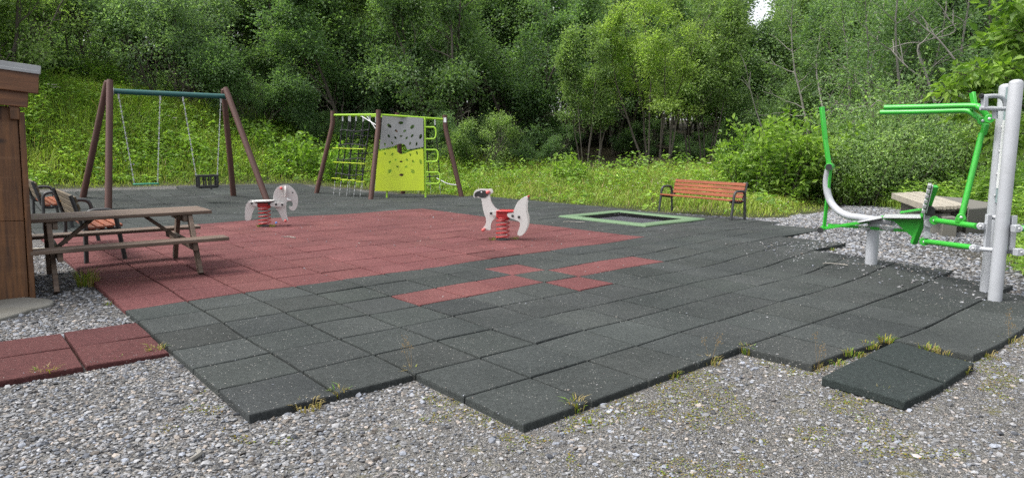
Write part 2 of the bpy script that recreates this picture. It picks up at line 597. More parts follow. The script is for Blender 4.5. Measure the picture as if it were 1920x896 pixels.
def np_mesh(name, V, F, mat, attrs=None, parent=None, smooth_shade=False, loc=None):
    V = np.ascontiguousarray(V, dtype=np.float32)
    F = np.ascontiguousarray(F, dtype=np.int32)
    me = bpy.data.meshes.new(name)
    me.vertices.add(len(V))
    me.vertices.foreach_set("co", V.ravel())
    k = F.shape[1]
    me.loops.add(F.size)
    me.loops.foreach_set("vertex_index", F.ravel())
    me.polygons.add(len(F))
    me.polygons.foreach_set("loop_start", np.arange(0, F.size, k, dtype=np.int32))
    me.polygons.foreach_set("loop_total", np.full(len(F), k, dtype=np.int32))
    me.update(calc_edges=True)
    me.polygons.foreach_set("use_smooth", np.full(len(F), bool(smooth_shade)))
    for an, a in (attrs or {}).items():
        a = np.asarray(a, dtype=np.float32)
        if a.ndim == 1:
            at_ = me.attributes.new(an, 'FLOAT', 'POINT')
            at_.data.foreach_set("value", a)
        else:
            at_ = me.attributes.new(an, 'FLOAT_COLOR', 'POINT')
            full = np.ones((len(a), 4), np.float32)
            full[:, :3] = a
            at_.data.foreach_set("color", full.ravel())
    me.materials.append(MATS[mat])
    o = bpy.data.objects.new(name, me)
    COL.objects.link(o)
    if parent is not None:
        o.parent = parent
    if loc is not None:
        o.location = loc
    return o

# ------------------------------------------------------------------ the rubber tiles: which grid cells are covered
def u_start(b):
    if b < 2: return 0
    if b < 6: return -2
    if b < 8: return -3
    if b < 13: return -4
    if b < 14: return -3
    if b < 15: return -2
    if b < 17: return 1
    if b < 20: return 3
    return 5

def u_end(b):
    return int(np.interp(b, [0, 8, 14, 16, 18, 21], [34, 35, 35, 32, 28, 22]))

TILES = {}
for b_ in range(0, 21):
    for u_ in range(u_start(b_), u_end(b_)):
        TILES[(b_, u_)] = 'red' if (b_ < 14 and 6 <= u_ < 19) else 'grey'
for q in ((4, 3), (5, 3), (6, 3), (7, 4), (8, 3), (9, 3), (10, 3), (7, 2)):
    TILES[q] = 'red'
LEFT_PATH = {(b_, u_): 'red' for b_ in (-1, -2, -3, -4) for u_ in (3, 4)}
TR_IN = (16.72, 19.38, 8.30, 11.62)                     # opening of the trampoline in tile units
TR_OUT = (16.22, 19.88, 7.78, 12.14)

def on_tiles(x, y, grow=0.0):
    b, u = to_bu(x, y)
    m = np.zeros(np.shape(b), bool)
    for db, du in ((0, 0), (grow, 0), (-grow, 0), (0, grow), (0, -grow)) if grow else ((0, 0),):
        bi, ui = np.floor(b + db).astype(int), np.floor(u + du).astype(int)
        for k in range(m.size):
            key = (int(bi.flat[k]), int(ui.flat[k]))
            if key in TILES or key in LEFT_PATH:
                m.flat[k] = True
    return m

TILE_SET = np.zeros((40, 60), bool)                     # fast lookup, offset 8
for (b_, u_) in list(TILES) + list(LEFT_PATH):
    TILE_SET[b_ + 8, u_ + 8] = True
def on_tiles_fast(x, y):
    b, u = to_bu(x, y)
    bi = np.clip(np.floor(b).astype(int) + 8, 0, 39)
    ui = np.clip(np.floor(u).astype(int) + 8, 0, 59)
    return TILE_SET[bi, ui]

# ------------------------------------------------------------------ ground: one sheet out to the far hills
def axis(segs):
    out = []
    for a, b, s in segs:
        out += list(np.arange(a, b, s))
    return np.array(out + [segs[-1][1]])
gx = axis([(-240, -60, 15), (-60, -26, 3), (-26, 22, 0.25), (22, 60, 3), (60, 240, 15)])
gy = axis([(-60, -6, 6), (-6, 1, 0.5), (1, 34, 0.25), (34, 70, 3), (70, 300, 15)])
XX, YY = np.meshgrid(gx, gy, indexing='ij')

def gravel_mask(x, y):
    yb = bank_foot(x)
    m = 1 - smooth(-0.35, 0.25, y - yb + 0.25 * (N2(x * 1.7, y * 1.7) - 0.5))
    # overgrown ground to the right of the exercise machine and under the trees there
    r = smooth(5.3, 6.0, x + 0.5 * (N1(x * 1.3, y * 1.3) - 0.5)) * (1 - smooth(9.0, 10.2, y)) * smooth(5.8, 6.6, y)
    return np.clip(m * (1 - 0.55 * r), 0, 1)

def fine_mask(x, y):
    """1 where the front gravel is fine sandy grit, 0 where it is coarse broken stone"""
    return smooth(-1.3, 0.2, x + 0.7 * (N3(x * 1.1, y * 1.1) - 0.5)) * (1 - smooth(5.0, 6.5, y)) * (0.55 + 0.45 * smooth(0.25, 0.6, N2(x * 2.3 + 3, y * 2.3)))

ZZ = ground_z(XX, YY)
nx, ny = XX.shape
idx = np.arange(nx * ny).reshape(nx, ny)
F = np.stack([idx[:-1, :-1], idx[1:, :-1], idx[1:, 1:], idx[:-1, 1:]], -1).reshape(-1, 4)
meadow = smooth(-0.3, 0.4, YY - bank_foot(XX)) * (1 - smooth(7.5, 9.5, YY - bank_foot(XX)))
under = on_tiles_fast(XX, YY)
for dx_, dy_ in ((0.3, 0), (-0.3, 0), (0, 0.3), (0, -0.3)):
    under = under & on_tiles_fast(XX + dx_, YY + dy_)
cover = np.stack([np.where(under, 0, gravel_mask(XX, YY)), meadow, fine_mask(XX, YY)], -1).reshape(-1, 3)
ground = np_mesh("ground", np.stack([XX, YY, ZZ], -1).reshape(-1, 3), F, 'ground_soil', {"cover": cover}, smooth_shade=True)
tag(ground, "gravel playground floor running into grassy bank and woodland soil", "ground", kind="structure")

# ------------------------------------------------------------------ rubber tile paving
def tile_mesh(rects, zfun, thick=0.05, jit=0.0019, seed=3, tint=0.065, gap=0.0090, lift=0.0):
    """rects: list of (b0, b1, u0, u1) in tile units; a bevelled slab for each"""
    rng = np.random.default_rng(seed)
    V, F, C = [], [], []
    n = 4
    for (b0, b1, u0, u1) in rects:
        base = len(V)
        s = np.linspace(0, 1, n + 1)
        g, gu = gap / T, gap * 0.75 / T
        def P(a, c, inset, dz, cz):
            bb = b0 + g + inset + (b1 - b0 - 2 * g - 2 * inset) * a
            uu = u0 + gu + inset + (u1 - u0 - 2 * gu - 2 * inset) * c
            x, y = grid_xy(bb, uu)
            z = float(zfun(x, y)) + dz + cz[0] * (1 - a) * (1 - c) + cz[1] * a * (1 - c) + cz[2] * a * c + cz[3] * (1 - a) * c
            return (float(x), float(y), z)
        cz = rng.normal(0, jit, 4) + rng.normal(0, jit * 0.25) + (0.004 if rng.random() < 0.08 else 0.0) + lift
        col = 1 + rng.normal(0, tint) * np.array([1, 1, 1]) + rng.normal(0, tint * 0.15, 3)
        col = np.clip(col, 0.55, 1.5)
        for a in s:
            for c in s:
                V.append(P(a, c, 0.014, 0.0, cz))
        for i in range(n):
            for j in range(n):
                q = base + i * (n + 1) + j
                F.append((q, q + n + 1, q + n + 2, q + 1))
        ring = [(k, 0) for k in range(n)] + [(n, k) for k in range(n)] + [(n - k, n) for k in range(n)] + [(0, n - k) for k in range(n)]
        top = [base + i * (n + 1) + j for i, j in ring]
        prev = top
        for inset, dz in ((0.004, -0.0040), (0.0, -0.012), (0.0, -thick)):
            cur = []
            for i, j in ring:
                cur.append(len(V))
                V.append(P(i / n, j / n, inset, dz, cz))
            m = len(ring)
            for k in range(m):
                F.append((prev[k], cur[k], cur[(k + 1) % m], prev[(k + 1) % m]))
            prev = cur
        C += [col] * (len(V) - base)
    return np.array(V), np.array(F), np.array(C)

def pieces(cells):
    out = []
    for (b, u) in cells:
        r = (b, b + 1, u, u + 1)
        i0, i1, j0, j1 = TR_IN
        if r[1] <= i0 or r[0] >= i1 or r[3] <= j0 or r[2] >= j1:
            out.append(r)
            continue
        b0, b1, u0, u1 = r
        if b0 < i0: out.append((b0, i0, u0, u1))
        if b1 > i1: out.append((i1, b1, u0, u1))
        c0, c1 = max(b0, i0), min(b1, i1)
        if u0 < j0: out.append((c0, c1, u0, j0))
        if u1 > j1: out.append((c0, c1, j1, u1))
    return [r for r in out if r[1] - r[0] > 0.06 and r[3] - r[2] > 0.06]

for kind, mat_, lab in (('grey', 'rubber_grey', "dark grey square rubber safety tiles covering the whole play area"),
                        ('red', 'rubber_red', "large field of dull red rubber tiles under both spring riders")):
    V, F, C = tile_mesh(pieces([k for k, v in TILES.items() if v == kind]), mat_z, seed=3 if kind == 'grey' else 4)
    o = np_mesh("rubber_paving", V, F, mat_, {"tint": C})
    tag(o, lab, "paving", kind="structure")
V, F, C = tile_mesh([(b, b + 1, u, u + 1) for b, u in LEFT_PATH], lambda x, y: mat_z(x, y) - 0.012, seed=9, tint=0.06)
o = np_mesh("path", V, F, 'rubber_red', {"tint": C * 0.62})
tag(o, "short path of dark red rubber tiles leaving the play area to the left", "path", kind="structure")

# two tiles that have slid away from the rest
for k, (c0, c1, c2, c3, lab) in enumerate((
        ((1540, 706), (1697, 752), (1771, 716), (1620, 668), "loose dark rubber tile slid out at the very corner, outer one of the shifted pair"),
        ((1623, 668), (1774, 714), (1827, 680), (1680, 640), "loose dark rubber tile with weeds along its inner edge, inner one of the shifted pair"))):
    cs = [gp(*c, 0.004) for c in (c0, c1, c2, c3)]
    if (cs[1] - cs[0]).cross(cs[2] - cs[0]).z < 0:
        cs.reverse()
    ctr = sum(cs, Vector()) / 4
    bm_ = MB()
    top = [q + (ctr - q).normalized() * 0.008 for q in cs]
    N = 6
    Vt = []
    for i in range(N + 1):
        for j in range(N + 1):
            a, c = i / N, j / N
            q = (cs[0] * (1 - a) + cs[1] * a) * (1 - c) + (cs[3] * (1 - a) + cs[2] * a) * c
            Vt.append(q + Vector((0, 0, 0.006 * math.sin(3 * a + 2 * c + k) + 0.004 * k)))
    nb = len(Vt)
    Vb = [Vector((q.x, q.y, q.z - 0.058)) for q in Vt]
    idf = lambda i, j, s=0: i * (N + 1) + j + s
    Fs = []
    for i in range(N):
        for j in range(N):
            Fs.append((idf(i, j), idf(i + 1, j), idf(i + 1, j + 1), idf(i, j + 1)))
            Fs.append((idf(i, j, nb), idf(i, j + 1, nb), idf(i + 1, j + 1, nb), idf(i + 1, j, nb)))
    for i in range(N):
        for (p, q) in (((i, 0), (i + 1, 0)), ((i + 1, N), (i, N)), ((0, i + 1), (0, i)), ((N, i), (N, i + 1))):
            Fs.append((idf(*p), idf(*p, nb), idf(*q, nb), idf(*q)))
    bm_.mesh(Vt + Vb, Fs)
    o = bm_.build("rubber_tile", 'rubber_new', origin=(ctr.x, ctr.y, 0), bevel=0.011, seg=3)
    ca = o.data.attributes.new("tint", 'FLOAT_COLOR', 'POINT')
    ca.data.foreach_set("color", np.ones(len(o.data.vertices) * 4, np.float32))
    tag(o, lab, "rubber tile", "rubber tiles that slid away from the paving")

# ------------------------------------------------------------------ gravel stones
ICO = []
t_ = (1 + 5 ** 0.5) / 2
for a in (-1, 1):
    for b in (-t_, t_):
        ICO += [(0, a, b), (a, b, 0), (b, 0, a)]
ICO = np.array(ICO) / math.sqrt(1 + t_ * t_)
_bm = bmesh.new()
for v in ICO: _bm.verts.new(v)
_r = bmesh.ops.convex_hull(_bm, input=_bm.verts)
_bm.verts.index_update()
ICO_V = np.array([v.co[:] for v in _bm.verts])
ICO_F = np.array([[v.index for v in f.verts] for f in _bm.faces])
_bm.free()

def stones(name, X, Y, Z, size, cols, mat_='stone', rng=RNG, flat=(0.32, 0.66), sink=0.30):
    n = len(X)
    var = 48
    protos = ICO_V[None] * rng.uniform(0.62, 1.22, (var, 12, 1)) * np.stack([np.ones(var), rng.uniform(0.55, 0.95, var), rng.uniform(*flat, var)], -1)[:, None, :]
    pk = protos[rng.integers(0, var, n)] * (size[:, None, None] / 2)
    az = rng.uniform(0, 2 * PI, n); ti = rng.normal(0, 0.35, n)
    ca, sa, ct, st = np.cos(az), np.sin(az), np.cos(ti), np.sin(ti)
    x, y, z = pk[..., 0], pk[..., 1], pk[..., 2]
    y, z = y * ct[:, None] - z * st[:, None], y * st[:, None] + z * ct[:, None]
    x, y = x * ca[:, None] - y * sa[:, None], x * sa[:, None] + y * ca[:, None]
    V = np.stack([x + X[:, None], y + Y[:, None], z + (Z + size * 0.25 * (1 - 2 * sink))[:, None]], -1).reshape(-1, 3)
    Fi = (ICO_F[None] + (np.arange(n) * 12)[:, None, None]).reshape(-1, 3)
    C = np.repeat(cols, 12, axis=0)
    return np_mesh(name, V, Fi, mat_, {"tint": C})

def stone_cols(n, rng, warm=0.15, dark=0.0):
    v = rng.uniform(0.11, 0.34, n) ** 1.0 - dark
    pale = rng.random(n) < 0.06
    v = np.where(pale, rng.uniform(0.32, 0.42, n), v)
    dk = rng.random(n) < 0.15
    v = np.where(dk, rng.uniform(0.06, 0.11, n), v)
    c = np.stack([v * 0.99, v, v * 1.03], -1)
    w = rng.random(n) < warm
    c[w] *= np.array([1.14, 1.0, 0.86])
    bl = rng.random(n) < 0.25
    c[bl] *= np.array([0.93, 0.99, 1.10])
    return np.clip(c * 0.78, 0.02, 0.5)

def scatter(n, x0, x1, y0, y1, rng):
    return rng.uniform(x0, x1, n), rng.uniform(y0, y1, n)

SX, SY_L, SS, SCOL = [], [], [], []
def add_stones(x, y, s, c):
    SX.append(x); SY_L.append(y); SS.append(s); SCOL.append(c)
def in_view(x, y, m=0.15):
    return np.abs(x) < y * (0.767 + 0.02) + m
# foreground
x, y = scatter(100000, -4.2, 4.3, 2.15, 5.4, RNG)
fm = fine_mask(x, y)
k = in_view(x, y) & ~on_tiles_fast(x, y)
s = RNG.gamma(3.6, 0.0042, len(x)) + 0.004
s = np.where(RNG.random(len(x)) < fm, s * RNG.uniform(0.30, 0.95, len(x)), s)
keep = k & (RNG.random(len(x)) < np.where(y < 3.4, 1, 0.8))
add_stones(x[keep], y[keep], np.clip(s[keep], 0.005, 0.05), stone_cols(keep.sum(), RNG, 0.20))
# round the hut and under the picnic table
x, y = scatter(17000, -7.6, -2.4, 4.4, 9.6, RNG)
keep = in_view(x, y) & ~on_tiles_fast(x, y)
add_stones(x[keep], y[keep], np.clip(RNG.gamma(7, 0.0038, keep.sum()) + 0.006, 0.012, 0.055), stone_cols(keep.sum(), RNG, 0.10))
# right side, behind the exercise machine
x, y = scatter(52000, 3.4, 9.8, 5.0, 16.4, RNG)
keep = in_view(x, y) & ~on_tiles_fast(x, y) & (RNG.random(len(x)) < gravel_mask(x, y) ** 2)
add_stones(x[keep], y[keep], np.clip(RNG.gamma(8, 0.0045, keep.sum()) + 0.008, 0.016, 0.075), stone_cols(keep.sum(), RNG, 0.08))
# thin gravel strip along the far edge of the tiles
x, y = scatter(60000, -2.5, 6.6, 11.5, 20.5, RNG)
keep = in_view(x, y) & ~on_tiles_fast(x, y) & (y < bank_foot(x) + 0.06 + 0.3 * (N1(x * 2, y * 2) - 0.4))
add_stones(x[keep], y[keep], np.clip(RNG.gamma(8, 0.005, keep.sum()) + 0.01, 0.02, 0.08), stone_cols(keep.sum(), RNG, 0.12))
X_, Y_, S_, C_ = map(np.concatenate, (SX, SY_L, SS, SCOL))
o = stones("gravel_stones", X_, Y_, ground_z(X_, Y_), S_, C_)
tag(o, "loose grey crushed stone gravel spread round the rubber paving", "gravel", kind="stuff")

# small stones kicked onto the tiles: thickest beside the exercise machine
PX, PY, PS = [], [], []
x, y = scatter(2600, -2.5, 5.2, 3.0, 9.5, RNG)
w = 0.16 + 0.3 * N1(x, y)
k = on_tiles_fast(x, y) & in_view(x, y) & (RNG.random(len(x)) < w)
PX.append(x[k]); PY.append(y[k]); PS.append(RNG.uniform(0.004, 0.011, k.sum()) * np.where(RNG.random(k.sum()) < 0.08, 2.0, 1))
x, y = scatter(12000, 3.0, 5.6, 5.0, 9.6, RNG)
b, u = to_bu(x, y)
edge = np.exp(-np.clip((u - np.vectorize(u_start)(np.clip(b, 0, 20))) * 1.0, 0, 9) * 0.55) * smooth(11, 14.5, b)
k = on_tiles_fast(x, y) & (RNG.random(len(x)) < edge * 0.36)
PX.append(x[k]); PY.append(y[k]); PS.append(np.clip(RNG.gamma(6, 0.0032, k.sum()) + 0.006, 0.008, 0.05))
x, y = scatter(30000, -3.2, 4.2, 2.6, 6.5, RNG)        # grit along the front edges
nb_ = np.zeros(len(x), bool)
for a in np.arange(0, 2 * PI, PI / 4):
    nb_ |= ~on_tiles_fast(x + 0.05 * np.cos(a), y + 0.05 * np.sin(a))
k = on_tiles_fast(x, y) & nb_ & (RNG.random(len(x)) < 0.30)
PX.append(x[k]); PY.append(y[k]); PS.append(RNG.uniform(0.004, 0.012, k.sum()))
x, y = scatter(500, -6, 4, 9, 18, RNG)
k = on_tiles_fast(x, y)
PX.append(x[k]); PY.append(y[k]); PS.append(RNG.uniform(0.012, 0.028, k.sum()))
px_, py_, ps_ = map(np.concatenate, (PX, PY, PS))
o = stones("scattered_pebbles", px_, py_, mat_z(px_, py_) + 0.001, ps_, np.clip(stone_cols(len(px_), RNG, 0.15) * 1.12, 0, 0.36))
tag(o, "small pale pebbles kicked across the dark rubber tiles", "pebbles", kind="stuff")

# moss on the trodden gravel
x, y = scatter(80000, -1.8, 4.4, 2.2, 5.2, RNG)
mm = N1(x * 2.6 + 7, y * 2.6) * 0.55 + N2(x * 7.5, y * 7.5) * 0.45
b, u = to_bu(x, y)
near = np.zeros(len(x))
for dx, dy in ((0.1, 0), (-0.1, 0.08), (0.05, 0.14), (0, 0.2), (-0.15, 0.15)):
    near = np.maximum(near, on_tiles_fast(x + dx, y + dy))
keep = in_view(x, y) & ~on_tiles_fast(x, y) & (mm + 0.13 * near > 0.658) & (y > 2.4 + 0.25 * np.abs(x - 1.2))
n = keep.sum()
cm = np.stack([RNG.uniform(0.09, 0.19, n), RNG.uniform(0.10, 0.175, n), RNG.uniform(0.014, 0.036, n)], -1)
o = stones("moss", x[keep], y[keep], ground_z(x[keep], y[keep]) + 0.004, RNG.uniform(0.004, 0.013, n), cm, 'moss', flat=(0.25, 0.5))
tag(o, "yellow green moss patches growing on the trodden front gravel", "moss", kind="stuff")

# ------------------------------------------------------------------ wooden hut at the left edge
hut_c = gp(57, 560, -0.05)
hut_a = math.atan2(0.67, 0.74)
hut = thing("wooden_hut", "brown stained timber hut with stepped fascia boards at the left edge", "hut", hut_c + Vector((0.045, 0.0, 0)), hut_a)
hut.rotation_euler = (0, 0.03, hut_a)
HZ = 1.78
m = MB()
xs = [-2.2, -1.9, -1.58, -1.27, -0.96, -0.66, -0.36, -0.045]
for x0, x1 in zip(xs, xs[1:]):
    zj = 0.66 + 0.28 * ((x1 * 7.3) % 1)
    if x1 > -0.4: zj = 0.72
    m.box(((x0 + x1) / 2, 0.012, 0.02 + zj / 2), (x1 - x0 - 0.006, 0.025, zj - 0.004))
    m.box(((x0 + x1) / 2, 0.012, 0.02 + (zj + HZ - 0.02) / 2), (x1 - x0 - 0.006, 0.025, HZ - zj - 0.024))
m.box((-1.1, 0.80, HZ / 2), (2.16, 1.5, HZ - 0.03))
m.build("wall", 'hut_wood', hut, bevel=0.004)
MB().box((-0.02, 0.02, HZ / 2 - 0.02), (0.045, 0.085, HZ - 0.06)).build("corner_trim", 'hut_wood', hut, bevel=0.005)
for x in (-0.30, -0.19, -0.045):
    MB().box((x - 0.03, -0.025, HZ - 0.03), (0.070, 0.075, 0.18)).build("rafter_end", 'hut_wood', hut, bevel=0.006)
sl = Matrix.Rotation(math.radians(3.5), 3, 'Y')
MB().box((-1.075, -0.065, HZ + 0.145), (2.21, 0.05, 0.175), sl).build("fascia_board", 'hut_fascia', hut, bevel=0.006)
MB().box((-1.045, -0.115, HZ + 0.288), (2.31, 0.05, 0.20), sl).build("fascia_board", 'hut_fascia', hut, bevel=0.006)
rf = MB().box((-1.045, 0.66, HZ + 0.375), (2.33, 1.64, 0.03), sl).build("roof", 'flashing', hut, bevel=0.004)
MB().box((-1.045, -0.14, HZ + 0.400), (2.35, 0.012, 0.075), sl).build("flashing_strip", 'flashing', rf, bevel=0.003)
MB().dome((-0.30, -0.146, HZ + 0.37), (0, -1, 0), 0.009, 0.006).build("screw", 'black_plastic', rf)

# flagstone below the hut
pts = [gp(*q, -0.02) for q in ((-90, 600), (-60, 562), (20, 556), (70, 558), (100, 562), (92, 571), (60, 578), (40, 585), (-20, 600))]
c0 = sum(pts, Vector()) / len(pts)
m = MB()
rim = [Vector(q) for q in spline([tuple(q) for q in pts], 3)]
m.mesh([q for q in rim] + [q * 1.0 + Vector((0, 0, -0.06)) for q in rim],
       [tuple(range(len(rim)))] + [(i, (i + 1) % len(rim), (i + 1) % len(rim) + len(rim), i + len(rim)) for i in range(len(rim))])
o = m.build("flagstone", 'flagstone', origin=(c0.x, c0.y, -0.05), bevel=0.012)
tag(o, "flat grey flagstone lying on the gravel at the foot of the hut", "flagstone")

# ------------------------------------------------------------------ picnic table
tb = thing("picnic_table", "weathered brown wooden picnic table with two fixed benches", "table", (-4.202, 7.345, 0.0), 0.65, scale=(1, 0.97, 0.88))
XL, XR = -0.985, 0.754
m = MB()
for k in range(5):
    y = -0.30 + k * 0.151
    m.box(((XL + XR) / 2, y, 0.732 + 0.002 * (k % 2)), (XR - XL + 0.01 * ((k * 7) % 3 - 1), 0.144, 0.042))
m.build("tabletop", 'table_wood', tb, bevel=0.006)
for sgn in (-1, 1):
    m = MB()
    for w in (0.62, 0.745):
        m.box(((XL + XR) / 2 + 0.045, sgn * w, 0.432), (XR - XL + 0.03, 0.122, 0.042))
    m.build("bench_seat", 'table_wood', tb, bevel=0.006)
for lx in (-0.773, 0.525):
    for sgn in (-1, 1):
        MB().bar((lx, sgn * 0.69, -0.035 if lx < 0 else 0.005), (lx, sgn * 0.30, 0.71), 0.045, 0.095, up=(0, 1, 0)).build("leg", 'table_wood', tb, bevel=0.005)
    dx = 0.05 if lx < 0 else -0.05
    MB().box((lx + dx, 0, 0.362), (0.045, 1.56, 0.095)).build("crossbeam", 'table_wood', tb, bevel=0.005)
    MB().box((lx + dx, 0, 0.665), (0.045, 0.70, 0.085)).build("top_batten", 'table_wood', tb, bevel=0.005)
    MB().bar((lx + dx * 1.3, 0.0, 0.37), (lx + dx * 8.2, 0.0, 0.70), 0.07, 0.04).build("brace", 'table_wood', tb, bevel=0.004)

# ------------------------------------------------------------------ park benches
def tube_arc(pts, k=6):
    return spline(pts, k, closed=False)

def make_bench():
    r = thing("park_bench", "x", "bench")
    L = 1.07
    for sg in (-1, 1):
        x = sg * (L - 0.03)
        MB().tube(tube_arc([(x, 0.0, 0), (x, 0.05, 0.40), (x, 0.075, 0.57), (x, 0.125, 0.628), (x, 0.22, 0.64), (x, 0.33, 0.63), (x, 0.385, 0.58), (x, 0.40, 0.42), (x, 0.42, 0)], 5), 0.027, 12).build("side_frame", 'charcoal_steel', r)
        xi = sg * (L - 0.085)
        MB().tube(tube_arc([(xi, 0.015, 0.405), (xi, 0.20, 0.385), (xi, 0.33, 0.375), (xi, 0.40, 0.41), (xi, 0.435, 0.50), (xi, 0.52, 0.83)], 5), 0.024, 12).build("seat_bracket", 'charcoal_steel', r)
        MB().tube([(x, 0.055, 0.41), (xi, 0.055, 0.405)], 0.02, 10).build("connector", 'charcoal_steel', r)
        MB().tube([(x, 0.40, 0.42), (xi, 0.40, 0.41)], 0.02, 10).build("connector", 'charcoal_steel', r)
    m = MB()
    for k in range(4):
        m.box((0, 0.035 + 0.098 * k, 0.438 - 0.007 * k), (2 * L - 0.10, 0.080, 0.032))
    m.build("seat", 'bench_wood', r, bevel=0.006)
    m = MB()
    d = Vector((0, 0.085, 0.33)).normalized()
    R = Matrix((Vector((1, 0, 0)), Vector((0, d.z, -d.y)), d)).transposed()
    for k in range(4):
        c = Vector((0, 0.412, 0.505)) + d * 0.092 * k
        m.box(c + R @ Vector((0, -0.012, 0)), (2 * L - 0.16, 0.030, 0.076), R)
    m.build("backrest", 'bench_wood', r, bevel=0.006)
    return r

b0 = make_bench()
b0.location = (3.667, 13.502, 0.0); b0.rotation_euler = (0, 0, -1.082); b0.scale = (0.99, 0.86, 0.85)
b0["label"] = "orange slatted bench with charcoal tube arms facing us beside the trampoline"
b0["group"] = "park benches with orange slats"
b1 = copy_tree(b0)
b1.location = (-5.423, 8.926, 0.0); b1.rotation_euler = (0, 0, 2.255); b1.scale = (1.0, 0.97, 0.97)
b1["label"] = "orange slatted bench seen from behind, directly behind the picnic table"
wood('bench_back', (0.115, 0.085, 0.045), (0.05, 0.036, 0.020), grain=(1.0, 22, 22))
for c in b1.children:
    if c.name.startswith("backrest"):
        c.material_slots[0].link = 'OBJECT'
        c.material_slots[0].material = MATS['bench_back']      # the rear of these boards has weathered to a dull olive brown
b2 = copy_tree(b1)
b2.location = (-5.423 - 2.80, 8.926 + 3.30, 0.0)
b2["label"] = "farther bench seen from behind between the hut and the swing"

# short plank lying on the gravel behind the table
c0 = gp(66, 468, 0.0)
o = MB().box((0, 0, 0), (0.36, 0.14, 0.035)).build("plank", 'deck_wood', bevel=0.004)
o.location = (c0.x, c0.y, 0.0); o.rotation_euler = (0, 0.08, 0.9)
tag(o, "short pale plank lying on the gravel between hut and bench", "plank")

# ------------------------------------------------------------------ swing set
bl, br = at(212, 171.5, 15.6), at(424, 181.5, 17.0)
sw = thing("swing_set", "swing frame of brown posts with a dark teal crossbeam", "swing frame", (bl.x, bl.y, 0))
ORG = Vector((bl.x, bl.y, 0))
bdir = (br - bl).normalized()
MB().tube([bl - bdir * 0.02, br + bdir * 0.03], 0.062, 16).build("crossbeam", 'teal_beam', sw, origin=ORG)
fl = gp(203, 392, 0.0); fl.z = -0.02
bk = at(155, 368, 16.4); bk.z -= 0.05
fr = gp(503.5, 383, 0.0); fr.z = -0.02
bb = at(438, 366.5, 18.0); bb.z -= 0.05
tops = [at(206, 150, 15.42), at(201, 153, 15.8), at(422.5, 165, 16.86), at(419, 168, 17.2)]
for foot, top in zip((fl, bk, fr, bb), tops):
    MB().tube([foot, foot.lerp(top, 0.97), top], [0.074, 0.070, 0.062], 14).build("leg", 'brown_post', sw, origin=ORG)
for e in (bl, br):
    MB().cyl(e + Vector((0, 0, 0)), bdir, 0.085, 0.02, 16).build("end_plate", 'galvanised', sw, origin=ORG)

def chain(m, a, b, r=0.018, link=0.060):
    a, b = Vector(a), Vector(b)
    d = b - a
    n = max(2, int(d.length / link))
    for k in range(n):
        p, q = a + d * (k / n), a + d * ((k + 0.82) / n)
        if k % 2: m.bar(p, q, r * 1.7, r * 0.55, up=(1, 0, 0))
        else: m.bar(p, q, r * 0.55, r * 1.7, up=(1, 0, 0))

def on_beam(px):
    lo, hi = 0.0, 1.0
    for _ in range(40):
        t = (lo + hi) / 2
        q = bl.lerp(br, t)
        d = q - Vector((0, 0, CAM_H))
        X = 960 + FOC * d.x / (d.y * CP - d.z * SP)
        if X < px: lo = t
        else: hi = t
    return bl.lerp(br, (lo + hi) / 2)

def swing(pxs, seat_py, kind, label):
    t0, t1 = on_beam(pxs[0]), on_beam(pxs[1])
    mid = (t0 + t1) / 2
    sz = at((pxs[0] + pxs[1]) / 2, seat_py, mid.y).z
    half = 0.245
    r = thing("swing", label, "swing", (mid.x, mid.y, sz), math.atan2(bdir.y, bdir.x), "swings hanging from the teal beam")
    w = (t1 - t0).length / 2
    h = mid.z - 0.062 - sz
    top_z = {'flat': 0.01, 'bucket': 0.15}[kind]
    for sg in (-1, 1):
        m = MB(); chain(m, (sg * w, 0, h), (sg * half, 0, top_z))
        m.build("chain", 'galvanised', r)
        MB().tube([(sg * w, 0, h - 0.015), (sg * w, 0, h + 0.02)], 0.028, 10).bar((sg * w, 0, h - 0.10), (sg * w, 0, h - 0.012), 0.03, 0.04).build("hanger", 'galvanised', r)
    if kind == 'flat':
        MB().box((0, 0, 0), (0.53, 0.20, 0.035)).build("seat", 'seat_green', r, bevel=0.012)
    else:
        MB().box((0, 0, -0.15), (0.44, 0.26, 0.03)).build("seat", 'black_plastic', r, bevel=0.012)
        m = MB()
        for y in (-0.13, 0.13):
            m.box((0, y, 0.135), (0.50, 0.035, 0.055))
            m.box((0, y, -0.125), (0.48, 0.03, 0.035))
        for sg in (-1, 1):
            m.box((sg * 0.235, 0, 0.135), (0.035, 0.28, 0.054))
            for y in (-0.125, 0.125):
                m.box((sg * 0.215, y, 0.0), (0.055, 0.036, 0.26))
        m.build("guard_rail", 'black_plastic', r, bevel=0.008)
        for y in (-0.126, 0.126):
            for x in (-0.06, 0.06):
                MB().box((x, y, 0.0), (0.032, 0.028, 0.255)).build("strap", 'black_plastic', r, bevel=0.006)
        MB().box((0.06, -0.132, -0.165), (0.05, 0.03, 0.06)).build("tab", 'black_plastic', r, bevel=0.006)
    return r
swing((221.7, 299.8), 345, 'flat', "flat green swing seat hanging on two chains")
swing((342.5, 413.7), 340, 'bucket', "black toddler bucket swing hanging on two chains")

